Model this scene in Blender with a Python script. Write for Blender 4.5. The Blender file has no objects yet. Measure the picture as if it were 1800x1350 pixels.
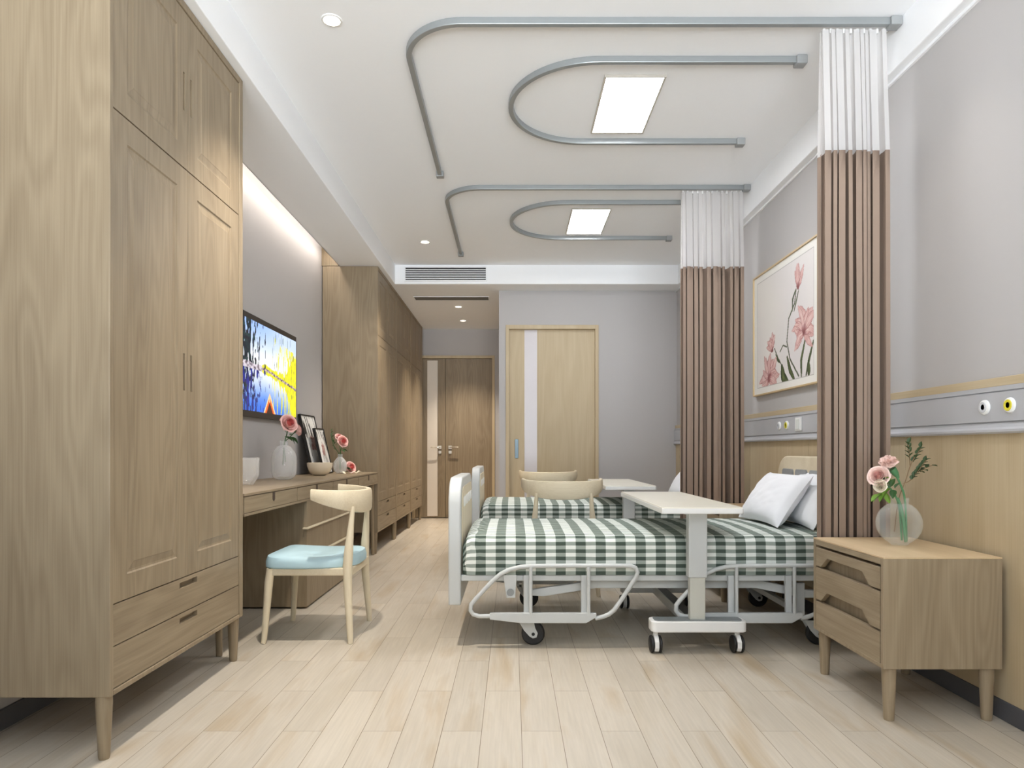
import bpy, math, random
from mathutils import Vector, Matrix, noise
PI = math.pi
random.seed(7)
S = bpy.context.scene
COL = S.collection

# ------------------------------------------------------------------ materials
def lin(c):
    return tuple((v/255/12.92 if v/255 <= .04045 else ((v/255+.055)/1.055)**2.4) for v in c) + (1,)
MC = {}
def new_mat(name):
    m = bpy.data.materials.new(name); m.use_nodes = True
    nt = m.node_tree
    return m, nt, nt.nodes['Principled BSDF']
def plain(name, rgb, rough=.5, metal=0, spec=.5, noise_amt=.03):
    if name in MC: return MC[name]
    m, nt, b = new_mat(name)
    b.inputs['Roughness'].default_value = rough; b.inputs['Metallic'].default_value = metal
    b.inputs['Specular IOR Level'].default_value = spec
    tc = nt.nodes.new('ShaderNodeTexCoord'); n = nt.nodes.new('ShaderNodeTexNoise')
    n.inputs['Scale'].default_value = 6; nt.links.new(tc.outputs['Object'], n.inputs['Vector'])
    mx = nt.nodes.new('ShaderNodeMix'); mx.data_type = 'RGBA'
    c = lin(rgb)
    mx.inputs[6].default_value = tuple(v*(1-noise_amt) for v in c[:3])+(1,)
    mx.inputs[7].default_value = tuple(min(1, v*(1+noise_amt)) for v in c[:3])+(1,)
    nt.links.new(n.outputs['Fac'], mx.inputs[0]); nt.links.new(mx.outputs[2], b.inputs['Base Color'])
    MC[name] = m; return m
def emit(name, rgb, strength):
    m, nt, b = new_mat(name)
    b.inputs['Base Color'].default_value = (.8, .8, .8, 1)
    b.inputs['Emission Color'].default_value = lin(rgb); b.inputs['Emission Strength'].default_value = strength
    MC[name] = m; return m
def wood(name, light, dark, axis='Z', rough=.45, rings=1.0, fine=1.0, seams=None):
    """procedural timber, grain along the given object axis"""
    if name in MC: return MC[name]
    m, nt, b = new_mat(name); N = nt.nodes; L = nt.links
    b.inputs['Roughness'].default_value = rough
    b.inputs['Specular IOR Level'].default_value = .35
    tc = N.new('ShaderNodeTexCoord')
    def mapped(sc_al, sc_ac):
        mp = N.new('ShaderNodeMapping')
        s = [sc_ac]*3; s['XYZ'.index(axis)] = sc_al
        mp.inputs['Scale'].default_value = s
        L.new(tc.outputs['Object'], mp.inputs['Vector']); return mp.outputs['Vector']
    n1 = N.new('ShaderNodeTexNoise'); n1.inputs['Scale'].default_value = 1; n1.inputs['Detail'].default_value = 2
    L.new(mapped(.62, 4.6), n1.inputs['Vector'])
    mul = N.new('ShaderNodeMath'); mul.operation = 'MULTIPLY'; mul.inputs[1].default_value = 95*rings
    L.new(n1.outputs['Fac'], mul.inputs[0])
    sn = N.new('ShaderNodeMath'); sn.operation = 'SINE'; L.new(mul.outputs[0], sn.inputs[0])
    r1 = N.new('ShaderNodeMapRange'); r1.inputs[1].default_value = -1; r1.inputs[2].default_value = 1
    L.new(sn.outputs[0], r1.inputs[0])
    n2 = N.new('ShaderNodeTexNoise'); n2.inputs['Scale'].default_value = 1; n2.inputs['Detail'].default_value = 4
    L.new(mapped(3, 170*fine), n2.inputs['Vector'])
    n3 = N.new('ShaderNodeTexNoise'); n3.inputs['Scale'].default_value = 1; n3.inputs['Detail'].default_value = 2
    L.new(mapped(.5, 9), n3.inputs['Vector'])
    def madd(a, ka, bsock):
        x = N.new('ShaderNodeMath'); x.operation = 'MULTIPLY_ADD'
        L.new(a, x.inputs[0]); x.inputs[1].default_value = ka
        if isinstance(bsock, float): x.inputs[2].default_value = bsock
        else: L.new(bsock, x.inputs[2])
        return x.outputs[0]
    v = madd(r1.outputs[0], .22, -.28)
    v = madd(n2.outputs['Fac'], .75, v)
    v = madd(n3.outputs['Fac'], .65, v)
    mx = N.new('ShaderNodeMix'); mx.data_type = 'RGBA'
    mx.inputs[6].default_value = lin(light); mx.inputs[7].default_value = lin(dark)
    L.new(v, mx.inputs[0]); out = mx.outputs[2]
    L.new(out, b.inputs['Base Color'])
    MC[name] = m; return m
def glassy(name, tint, alpha, rough=.05):
    """thin clear blown glass: mostly see-through with a gloss"""
    if name in MC: return MC[name]
    m, nt, b = new_mat(name); N = nt.nodes; L = nt.links
    b.inputs['Base Color'].default_value = lin(tint); b.inputs['Roughness'].default_value = rough
    tr = N.new('ShaderNodeBsdfTransparent'); ms = N.new('ShaderNodeMixShader')
    fr = N.new('ShaderNodeLayerWeight'); fr.inputs['Blend'].default_value = .35
    ad = N.new('ShaderNodeMath'); ad.operation = 'MULTIPLY_ADD'; ad.inputs[1].default_value = .32; ad.inputs[2].default_value = alpha
    ad.use_clamp = True
    L.new(fr.outputs['Facing'], ad.inputs[0]); L.new(ad.outputs[0], ms.inputs[0])
    L.new(tr.outputs[0], ms.inputs[1]); L.new(b.outputs[0], ms.inputs[2])
    L.new(ms.outputs[0], N['Material Output'].inputs['Surface'])
    MC[name] = m; return m
def sheer(name, tint, alpha):
    m, nt, b = new_mat(name); N = nt.nodes; L = nt.links
    df = N.new('ShaderNodeBsdfDiffuse'); df.inputs[0].default_value = lin(tint)
    tl = N.new('ShaderNodeBsdfTranslucent'); tl.inputs[0].default_value = lin(tint)
    m1 = N.new('ShaderNodeMixShader'); m1.inputs[0].default_value = .45
    L.new(df.outputs[0], m1.inputs[1]); L.new(tl.outputs[0], m1.inputs[2])
    tr = N.new('ShaderNodeBsdfTransparent'); m2 = N.new('ShaderNodeMixShader'); m2.inputs[0].default_value = alpha
    L.new(tr.outputs[0], m2.inputs[1]); L.new(m1.outputs[0], m2.inputs[2])
    L.new(m2.outputs[0], N['Material Output'].inputs['Surface'])
    MC[name] = m; return m
def floor_mat():
    m, nt, b = new_mat('floor_planks'); N = nt.nodes; L = nt.links
    tc = N.new('ShaderNodeTexCoord')
    sep = N.new('ShaderNodeSeparateXYZ'); L.new(tc.outputs['Object'], sep.inputs[0])
    ax = N.new('ShaderNodeMath'); ax.operation = 'ADD'; ax.inputs[1].default_value = 1.313+.1345*20
    ay = N.new('ShaderNodeMath'); ay.operation = 'ADD'; ay.inputs[1].default_value = -2.307+.383+.766*20
    L.new(sep.outputs[0], ax.inputs[0]); L.new(sep.outputs[1], ay.inputs[0])
    cb = N.new('ShaderNodeCombineXYZ'); L.new(ay.outputs[0], cb.inputs[0]); L.new(ax.outputs[0], cb.inputs[1])
    br = N.new('ShaderNodeTexBrick'); L.new(cb.outputs[0], br.inputs['Vector'])
    br.inputs['Scale'].default_value = 1; br.inputs['Brick Width'].default_value = .766
    br.inputs['Row Height'].default_value = .1345; br.inputs['Mortar Size'].default_value = .0011
    br.inputs['Mortar Smooth'].default_value = .2
    br.inputs['Color1'].default_value = (0, 0, 0, 1); br.inputs['Color2'].default_value = (1, 1, 1, 1)
    br.inputs['Mortar'].default_value = (.5, .5, .5, 1); br.inputs['Bias'].default_value = 0
    # grain, offset per plank
    sc = N.new('ShaderNodeVectorMath'); sc.operation = 'SCALE'; sc.inputs[3].default_value = 7
    L.new(br.outputs['Color'], sc.inputs[0])
    mp = N.new('ShaderNodeMapping'); mp.inputs['Scale'].default_value = (9, 1.3, 1); L.new(tc.outputs['Object'], mp.inputs[0])
    ad = N.new('ShaderNodeVectorMath'); L.new(mp.outputs[0], ad.inputs[0]); L.new(sc.outputs[0], ad.inputs[1])
    n1 = N.new('ShaderNodeTexNoise'); n1.inputs['Scale'].default_value = 1; n1.inputs['Detail'].default_value = 4; n1.inputs['Distortion'].default_value = .6
    L.new(ad.outputs[0], n1.inputs['Vector'])
    mp2 = N.new('ShaderNodeMapping'); mp2.inputs['Scale'].default_value = (110, 4, 1); L.new(tc.outputs['Object'], mp2.inputs[0])
    n2 = N.new('ShaderNodeTexNoise'); n2.inputs['Scale'].default_value = 1; L.new(mp2.outputs[0], n2.inputs['Vector'])
    cr = N.new('ShaderNodeValToRGB'); e = cr.color_ramp.elements
    e[0].position = .3; e[0].color = lin(FL_A); e[1].position = .75; e[1].color = lin(FL_C)
    k = e.new(.52); k.color = lin(FL_B)
    L.new(n1.outputs['Fac'], cr.inputs[0])
    m1 = N.new('ShaderNodeMix'); m1.data_type = 'RGBA'; m1.blend_type = 'MULTIPLY'; m1.inputs[0].default_value = .45
    rr = N.new('ShaderNodeMapRange'); rr.inputs[1].default_value = .3; rr.inputs[2].default_value = .7; rr.inputs[3].default_value = .78; rr.inputs[4].default_value = 1
    L.new(n2.outputs['Fac'], rr.inputs[0]); L.new(cr.outputs[0], m1.inputs[6]); L.new(rr.outputs[0], m1.inputs[7])
    m2 = N.new('ShaderNodeMix'); m2.data_type = 'RGBA'; m2.blend_type = 'MULTIPLY'; m2.inputs[0].default_value = 1
    r2 = N.new('ShaderNodeMapRange'); r2.inputs[3].default_value = .88; r2.inputs[4].default_value = 1.0
    L.new(br.outputs['Color'], r2.inputs[0]); L.new(m1.outputs[2], m2.inputs[6]); L.new(r2.outputs[0], m2.inputs[7])
    m3 = N.new('ShaderNodeMix'); m3.data_type = 'RGBA'; m3.inputs[7].default_value = lin((120, 104, 84))
    L.new(br.outputs['Fac'], m3.inputs[0]); L.new(m2.outputs[2], m3.inputs[6])
    L.new(m3.outputs[2], b.inputs['Base Color'])
    b.inputs['Roughness'].default_value = .33; b.inputs['Specular IOR Level'].default_value = .35
    return m
def check_mat():
    """woven check: columns .097 wide, rows .0355, on the UV map"""
    m, nt, b = new_mat('green_grey_check'); N = nt.nodes; L = nt.links
    uv = N.new('ShaderNodeUVMap'); sep = N.new('ShaderNodeSeparateXYZ'); L.new(uv.outputs[0], sep.inputs[0])
    def stripe(sock, period, off):
        a = N.new('ShaderNodeMath'); a.operation = 'ADD'; a.inputs[1].default_value = off; L.new(sock, a.inputs[0])
        d = N.new('ShaderNodeMath'); d.operation = 'DIVIDE'; d.inputs[1].default_value = period; L.new(a.outputs[0], d.inputs[0])
        f = N.new('ShaderNodeMath'); f.operation = 'FRACT'; L.new(d.outputs[0], f.inputs[0])
        g = N.new('ShaderNodeMath'); g.operation = 'LESS_THAN'; g.inputs[1].default_value = .5; L.new(f.outputs[0], g.inputs[0])
        return g.outputs[0]
    sx = stripe(sep.outputs[0], .0965, 10*.0965-.132); sy = stripe(sep.outputs[1], .0355, 10*.0355)
    ad = N.new('ShaderNodeMath'); L.new(sx, ad.inputs[0]); L.new(sy, ad.inputs[1])
    hf = N.new('ShaderNodeMath'); hf.operation = 'MULTIPLY'; hf.inputs[1].default_value = .5; L.new(ad.outputs[0], hf.inputs[0])
    cr = N.new('ShaderNodeValToRGB'); cr.color_ramp.interpolation = 'CONSTANT'; e = cr.color_ramp.elements
    e[0].position = 0; e[0].color = lin((236, 240, 235)); e[1].position = .25; e[1].color = lin((156, 166, 158))
    k = e.new(.75); k.color = lin((76, 88, 80))
    L.new(hf.outputs[0], cr.inputs[0])
    L.new(cr.outputs[0], b.inputs['Base Color']); b.inputs['Roughness'].default_value = .9
    b.inputs['Specular IOR Level'].default_value = .1
    return m
def vcol_mat(name, emission=0, rough=.5):
    m, nt, b = new_mat(name); N = nt.nodes; L = nt.links
    a = N.new('ShaderNodeVertexColor'); a.layer_name = 'Col'
    if emission:
        b.inputs['Base Color'].default_value = (.01, .01, .01, 1)
        L.new(a.outputs[0], b.inputs['Emission Color']); b.inputs['Emission Strength'].default_value = emission
    else:
        L.new(a.outputs[0], b.inputs['Base Color'])
    b.inputs['Roughness'].default_value = rough
    return m

# ------------------------------------------------------------------ mesh builder
class MB:
    def __init__(s): s.v = []; s.f = []; s.uv = None
    def add(s, vs, fs):
        o = len(s.v); s.v += [tuple(v) for v in vs]; s.f += [tuple(i+o for i in f) for f in fs]; return s
    def box(s, x0, x1, y0, y1, z0, z1):
        if x0 > x1: x0, x1 = x1, x0
        if y0 > y1: y0, y1 = y1, y0
        if z0 > z1: z0, z1 = z1, z0
        return s.add([(x0,y0,z0),(x1,y0,z0),(x1,y1,z0),(x0,y1,z0),(x0,y0,z1),(x1,y0,z1),(x1,y1,z1),(x0,y1,z1)],
              [(3,2,1,0),(4,5,6,7),(0,1,5,4),(1,2,6,5),(2,3,7,6),(3,0,4,7)])
    def prism(s, poly, axis, a0, a1):
        """poly: 2D points; axis X -> (y,z), Y -> (x,z), Z -> (x,y)"""
        n = len(poly)
        def P(p, a):
            return {'X': (a, p[0], p[1]), 'Y': (p[0], a, p[1]), 'Z': (p[0], p[1], a)}[axis]
        vs = [P(p, a0) for p in poly]+[P(p, a1) for p in poly]
        fs = [tuple(range(n))[::-1], tuple(range(n, 2*n))]+[(i, (i+1) % n, (i+1) % n+n, i+n) for i in range(n)]
        return s.add(vs, fs)
    def tube(s, pts, r, n=10, closed=False, caps=True):
        pts = [Vector(p) for p in pts]; m = len(pts)
        rs = r if isinstance(r, (list, tuple)) else [r]*m
        vs = []; prev = None
        for i, p in enumerate(pts):
            if closed: t = pts[(i+1) % m]-pts[i-1]
            else: t = pts[min(i+1, m-1)]-pts[max(i-1, 0)]
            t.normalize()
            if prev is None:
                a = Vector((0, 0, 1)) if abs(t.z) < .9 else Vector((1, 0, 0))
                u = t.cross(a).normalized()
            else:
                u = (prev-t*prev.dot(t)).normalized()
            prev = u; w = t.cross(u)
            vs += [p+(u*math.cos(2*PI*k/n)+w*math.sin(2*PI*k/n))*rs[i] for k in range(n)]
        fs = []
        for i in range(m if closed else m-1):
            j = (i+1) % m
            fs += [(i*n+k, i*n+(k+1) % n, j*n+(k+1) % n, j*n+k) for k in range(n)]
        if not closed and caps: fs += [tuple(range(n))[::-1], tuple((m-1)*n+k for k in range(n))]
        return s.add(vs, fs)
    def lathe(s, prof, c=(0, 0, 0), n=28, axis='Z'):
        vs = []
        for r, z in prof:
            for k in range(n):
                a = 2*PI*k/n; x, y = r*math.cos(a), r*math.sin(a)
                vs.append({'Z': (c[0]+x, c[1]+y, c[2]+z), 'X': (c[0]+z, c[1]+x, c[2]+y), 'Y': (c[0]+y, c[1]+z, c[2]+x)}[axis])
        m = len(prof)
        fs = [(i*n+k, i*n+(k+1) % n, (i+1)*n+(k+1) % n, (i+1)*n+k) for i in range(m-1) for k in range(n)]
        if prof[0][0] > 1e-5: fs.append(tuple(range(n))[::-1])
        if prof[-1][0] > 1e-5: fs.append(tuple((m-1)*n+k for k in range(n)))
        return s.add(vs, fs)
    def ell(s, c, rx, ry, rz, n=12, m=8):
        vs = [(c[0], c[1], c[2]-rz)]
        for i in range(1, m):
            ph = -PI/2+PI*i/m
            vs += [(c[0]+rx*math.cos(ph)*math.cos(2*PI*k/n), c[1]+ry*math.cos(ph)*math.sin(2*PI*k/n), c[2]+rz*math.sin(ph)) for k in range(n)]
        vs.append((c[0], c[1], c[2]+rz)); top = len(vs)-1
        fs = [(0, 1+(k+1) % n, 1+k) for k in range(n)]
        for i in range(m-2):
            a = 1+i*n; b = a+n
            fs += [(a+k, a+(k+1) % n, b+(k+1) % n, b+k) for k in range(n)]
        a = 1+(m-2)*n
        fs += [(a+k, a+(k+1) % n, top) for k in range(n)]
        return s.add(vs, fs)
    def ribbon(s, path, w, z0, z1):
        """rectangular rail swept along a flat path (x,y)"""
        vs = []; m = len(path)
        for i, p in enumerate(path):
            a = path[max(i-1, 0)]; b = path[min(i+1, m-1)]
            d = Vector((b[0]-a[0], b[1]-a[1])).normalized(); nx, ny = -d.y*w/2, d.x*w/2
            vs += [(p[0]+nx, p[1]+ny, z0), (p[0]-nx, p[1]-ny, z0), (p[0]-nx, p[1]-ny, z1), (p[0]+nx, p[1]+ny, z1)]
        fs = [(i*4+k, i*4+(k+1) % 4, i*4+4+(k+1) % 4, i*4+4+k) for i in range(m-1) for k in range(4)]
        fs += [(0, 3, 2, 1), (m*4-4, m*4-3, m*4-2, m*4-1)]
        return s.add(vs, fs)
    def xf(s, M):
        s.v = [tuple(M @ Vector(v)) for v in s.v]; return s
    def build(s, name, mat, parent=None, smooth=False, bevel=0, seg=2, label=None, weld=False):
        me = bpy.data.meshes.new(name); me.from_pydata(s.v, [], s.f); me.update()
        if weld or True:
            import bmesh
            bm = bmesh.new(); bm.from_mesh(me); bmesh.ops.recalc_face_normals(bm, faces=bm.faces); bm.to_mesh(me); bm.free()
        if s.uv:
            l = me.uv_layers.new(name='UVMap')
            for lp in me.loops: l.data[lp.index].uv = s.uv[lp.vertex_index]
        me.materials.append(mat)
        o = bpy.data.objects.new(name, me); COL.objects.link(o)
        if parent: o.parent = parent
        if smooth:
            for p in me.polygons: p.use_smooth = True
            try: me.set_sharp_from_angle(angle=math.radians(40))
            except Exception: pass
        if bevel:
            b = o.modifiers.new('Bevel', 'BEVEL'); b.width = bevel; b.segments = seg; b.limit_method = 'ANGLE'; b.angle_limit = math.radians(40)
            b.harden_normals = False
        if label: o['label'] = label
        return o
def thing(name, label, cat, loc=(0, 0, 0), rz=0, group=None):
    o = bpy.data.objects.new(name, None); COL.objects.link(o); o.empty_display_size = .1
    o.location = loc; o.rotation_euler = (0, 0, rz); o['label'] = label; o['category'] = cat
    if group: o['group'] = group
    return o
def tag(o, label, cat, group=None, kind=None):
    o['label'] = label; o['category'] = cat
    if group: o['group'] = group
    if kind: o['kind'] = kind
    return o
def struct(o): o['kind'] = 'structure'; return o
def sroot(name, loc=(0, 0, 0)):
    o = bpy.data.objects.new(name, None); COL.objects.link(o); o.location = loc; o['kind'] = 'structure'; return o
def dup(root, loc, label=None, group=None, rz=None):
    def rec(o, par):
        c = o.copy(); COL.objects.link(c); c.parent = par
        for ch in list(o.children): rec(ch, c)
        return c
    r = rec(root, None); r.location = loc
    if rz is not None: r.rotation_euler = (0, 0, rz)
    if label: r['label'] = label
    if group: r['group'] = group
    return r
def rrect(y0, y1, z0, z1, r, n=8, corners=(1, 1, 1, 1)):
    """rounded rectangle; corners: bottom-left, bottom-right, top-right, top-left"""
    out = []
    for i, (cx, cy, a0, sx, sy) in enumerate([(y0, z0, PI, 1, 1), (y1, z0, 1.5*PI, -1, 1), (y1, z1, 0, -1, -1), (y0, z1, .5*PI, 1, -1)]):
        rr = r if corners[i] == 1 else corners[i]
        if not rr: out.append((cx, cy)); continue
        for k in range(n+1):
            a = a0+k*PI/2/n
            out.append((cx+sx*rr+rr*math.cos(a), cy+sy*rr+rr*math.sin(a)))
    return out
def cells(mb, ys, zs, depth, x=0.0):
    """front facing +X made of rectangular cells, each pushed in by depth(i,j); None leaves a hole"""
    D = [[depth(i, j) for j in range(len(zs)-1)] for i in range(len(ys)-1)]
    for i in range(len(ys)-1):
        for j in range(len(zs)-1):
            d = D[i][j]
            if d is None: continue
            y0, y1, z0, z1 = ys[i], ys[i+1], zs[j], zs[j+1]
            mb.add([(x-d, y0, z0), (x-d, y1, z0), (x-d, y1, z1), (x-d, y0, z1)], [(0, 1, 2, 3)])
            if i+1 < len(ys)-1 and D[i+1][j] is not None and D[i+1][j] != d:
                e = D[i+1][j]; mb.add([(x-d, y1, z0), (x-e, y1, z0), (x-e, y1, z1), (x-d, y1, z1)], [(0, 1, 2, 3)])
            if j+1 < len(zs)-1 and D[i][j+1] is not None and D[i][j+1] != d:
                e = D[i][j+1]; mb.add([(x-d, y0, z1), (x-d, y1, z1), (x-e, y1, z1), (x-e, y0, z1)], [(0, 1, 2, 3)])
def slab_back(mb, y0, y1, z0, z1, x, t):
    mb.add([(x, y0, z0), (x, y1, z0), (x, y1, z1), (x, y0, z1), (x-t, y0, z0), (x-t, y1, z0), (x-t, y1, z1), (x-t, y0, z1)],
           [(0, 4, 5, 1), (1, 5, 6, 2), (2, 6, 7, 3), (3, 7, 4, 0), (4, 7, 6, 5)])
def routed(mb, y0, y1, z0, z1, x=0.0):
    """raised-and-fielded centre panel closing a hole"""
    loops = [(0, 0), (.005, .0035), (.012, .004), (.034, .001), (.037, .0)]
    def L(k):
        i, d = loops[k]
        return [(x-d, y0+i, z0+i), (x-d, y1-i, z0+i), (x-d, y1-i, z1-i), (x-d, y0+i, z1-i)]
    for k in range(len(loops)-1):
        mb.add(L(k)+L(k+1), [(a, (a+1) % 4, (a+1) % 4+4, a+4) for a in range(4)])
    mb.add(L(len(loops)-1), [(0, 1, 2, 3)])

# ------------------------------------------------------------------ colours
WD_L, WD_D = (161, 145, 120), (123, 107, 85)
FL_A, FL_B, FL_C = (196, 185, 167), (204, 194, 178), (188, 170, 143)
woodZ = wood('ash_vertical', WD_L, WD_D, 'Z')
woodY = wood('ash_lengthwise', WD_L, WD_D, 'Y')
woodX = wood('ash_crosswise', WD_L, WD_D, 'X')
oakZ = wood('pale_oak_vertical', (206, 190, 160), (184, 164, 130), 'Z', rings=.4, fine=1.2)
oakY = wood('pale_oak_lengthwise', (206, 190, 160), (184, 164, 130), 'Y', rings=.4)
oakX = wood('pale_oak_crosswise', (206, 190, 160), (184, 164, 130), 'X', rings=.4)
creamZ = wood('bleached_ash', (232, 221, 196), (206, 190, 160), 'Z', rings=.25)
creamX = wood('bleached_ash_cross', (232, 221, 196), (206, 190, 160), 'X', rings=.25)
greyw = plain('grey_wall_paint', (186, 183, 182), .75, noise_amt=.01)
whitep = plain('white_ceiling_paint', (249, 250, 252), .8, noise_amt=.005)
alu = plain('grey_aluminium', (150, 154, 155), .35, .35)
alud = plain('grey_plastic', (150, 152, 152), .5)
whitem = plain('white_enamel', (200, 203, 202), .3)
whitepl = plain('white_plastic', (238, 238, 236), .35)
blackr = plain('black_rubber', (34, 33, 33), .5)
darkg = plain('dark_grey_skirting', (86, 86, 90), .5)
dark = plain('dark_gap', (40, 30, 22), .8)

# ------------------------------------------------------------------ camera
H = .95
cam = bpy.data.cameras.new('camera'); cam.lens = 24; cam.sensor_width = 36; cam.sensor_fit = 'HORIZONTAL'
cam.shift_x = 0; cam.shift_y = 116/1800; cam.clip_start = .05
co = bpy.data.objects.new('camera', cam); COL.objects.link(co); co.location = (0, 0, H); co.rotation_euler = (PI/2, 0, 0)
S.camera = co

# ------------------------------------------------------------------ room shell
XL, XR, YB, YH, YR = -1.738, 1.738, 7.2, 9.5, -2.0
ZC, ZS = 2.823, 2.63
struct(MB().box(XL-.1, XR+.1, YR-.1, YH+.1, -.1, 0).build('floor', floor_mat()))
c = MB()
c.box(XL-.1, XR+.1, YR-.1, YH+.1, ZC, ZC+.1)
c.box(-1.577, -1.184, YR, 6.915, ZS, ZC+.01)
c.box(-1.577, -1.565, YR, 6.915, ZS, ZS+.06)
c.box(1.685, XR+.05, YR, 6.915, ZS, ZC+.01)
c.box(XL-.05, XR+.05, 6.915, YH+.05, ZS, ZC+.01)
struct(c.build('ceiling', whitep, bevel=.004))
struct(MB().box(XL-.1, XL, YR-.1, YH+.1, 0, ZC).build('wall_left', greyw))
struct(MB().box(XR, XR+.1, YR-.1, YB+.1, 0, ZC).build('wall_right', greyw))
# wall beside the hall with the opening for the inner door
w = MB()
w.box(-.138, -.066, YB, YB+.12, 0, ZS+.02); w.box(.913, XR+.1, YB, YB+.12, 0, ZS+.02); w.box(-.066, .913, YB, YB+.12, 2.267, ZS+.02)
w.box(-.138, -.038, YB+.12, YH, 0, ZS+.02)
w.box(-.038, XR+.1, YB+.1, YB+.2, 0, ZS+.02)
struct(w.build('wall_back', greyw))
w = MB(); w.box(XL-.05, -1.39, YH, YH+.12, 0, ZS+.02); w.box(-.24, -.03, YH, YH+.12, 0, ZS+.02); w.box(-1.39, -.24, YH, YH+.12, 2.263, ZS+.02)
w.box(XL, 0, YH+.1, YH+.16, 0, ZS)
struct(w.build('wall_hall', greyw))
# rear wall behind the camera with a wide window
w = MB(); w.box(XL-.1, -1.45, YR-.12, YR, 0, ZC); w.box(1.45, XR+.1, YR-.12, YR, 0, ZC)
w.box(-1.45, 1.45, YR-.12, YR, 0, .35); w.box(-1.45, 1.45, YR-.12, YR, 2.5, ZC)
struct(w.build('wall_rear', greyw))
wr = sroot('window_1', (0, YR-.06, 0))
w = MB()
for a, b_ in ((-1.45, -1.40), (-.5, -.46), (.46, .5), (1.40, 1.45)): w.box(a, b_, -.03, .03, .35, 2.5)
w.box(-1.45, 1.45, -.03, .03, .35, .40); w.box(-1.45, 1.45, -.03, .03, 2.45, 2.5)
w.build('window_frame', whitem, wr, bevel=.003)
# skirting
struct(MB().box(XL, XL+.012, YR, YH-.02, 0, .07).build('baseboard_left', darkg, bevel=.002))
struct(MB().box(XR-.014, XR, YR, YB, 0, .07).build('baseboard_right', darkg, bevel=.002))
struct(MB().box(.92, XR-.02, YB-.012, YB, 0, .07).build('baseboard_back', darkg, bevel=.002))
# timber wainscot on the bed wall, board by board
ys = [YR, -1.0, 0.05, 1.03, 2.01, 3.0, 3.98, 4.96, 5.95, YB]
w = MB()
for a, b_ in zip(ys, ys[1:]): w.box(XR-.010, XR, a+.0015, b_-.0015, .07, 1.012)
struct(w.build('trim_1', oakZ, bevel=.001))
w = MB().box(XR-.018, XR, YR, YB, 1.175, 1.207); struct(w.build('trim_2', oakY, bevel=.002))
# grey service duct
rt = sroot('trim_3')
prof = [(XR, 1.008), (XR-.03, 1.008), (XR-.036, 1.014), (XR-.036, 1.022), (XR-.028, 1.03), (XR-.024, 1.040), (XR-.024, 1.045), (XR-.018, 1.046), (XR-.018, 1.050),
        (XR-.027, 1.051), (XR-.027, 1.153), (XR-.018, 1.154), (XR-.018, 1.158), (XR-.024, 1.159), (XR-.024, 1.175), (XR, 1.175)]
m = MB().prism(prof, 'Y', YR, YB); m.build('service_duct', plain('duct_grey', (190, 191, 195), .4, .1), rt)
# timber filler beside the light slot
struct(MB().box(XL, -1.585, 6.232, 6.252, ZS+.002, ZC).build('trim_4', woodZ))
# white edge trim at top of the bed wall
struct(MB().box(XR-.012, XR, YR, YB, ZS-.012, ZS).build('trim_5', whitep))

# doors ------------------------------------------------------------
d = sroot('door_1', (0, YH, 0))
f = MB(); f.box(-.277, -.24, -.015, .1, 0, 2.263); f.box(-1.39, -1.353, -.015, .1, 0, 2.263); f.box(-1.353, -.277, -.015, .1, 2.226, 2.263)
f.build('door_frame', oakZ, d, bevel=.002)
l = MB(); l.box(-1.353, -1.182, .02, .06, .01, 2.222); l.box(-1.036, -.929, .02, .06, .01, 2.222); l.box(-1.182, -1.036, .024, .056, 2.2, 2.222); l.box(-1.182, -1.036, .024, .056, .01, .03)
l.build('door_leaf', woodZ, d, bevel=.001)
MB().box(-1.182, -1.036, .03, .045, .03, 2.2).build('glass_strip', plain('frosted_glass', (236, 226, 212), .25), d)
MB().box(-.925, -.279, .02, .06, .01, 2.222).build('door_leaf', woodZ, d, bevel=.001)
for sx, cx in ((-1, -1.005), (1, -.862)):
    h = MB(); h.box(cx-.022, cx+.022, .008, .02, .965, 1.01); h.box(cx-.02, cx+.02, .008, .02, .90, .94)
    h.tube([(cx, .01, .988), (cx, -.04, .988), (cx+sx*.015, -.045, .988), (cx+sx*.12, -.045, .988)], .008)
    h.build('door_handle', plain('brushed_steel', (205, 195, 180), .3, .8), d, smooth=True)
d = sroot('door_2', (0, YB, 0))
f = MB(); f.box(-.066, -.030, -.015, .1, 0, 2.267); f.box(.877, .913, -.015, .1, 0, 2.267); f.box(-.030, .877, -.015, .1, 2.224, 2.267)
f.build('door_frame', oakZ, d, bevel=.002)
l = MB(); l.box(-.030, .132, .04, .08, .01, 2.224); l.box(.267, .877, .04, .08, .01, 2.224); l.box(.132, .267, .045, .075, .01, .04)
l.build('door_leaf', oakZ, d, bevel=.001)
MB().box(.132, .267, .05, .06, .04, 2.224).build('glass_strip', plain('frosted_glass_cool', (216, 211, 214), .25), d)
h = MB().prism(rrect(.030, .068, .862, 1.066, .008, 4), 'Y', .028, .041)
h.build('door_handle', plain('blue_grey_metal', (124, 142, 152), .35, .4), d, bevel=.003)

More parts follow.
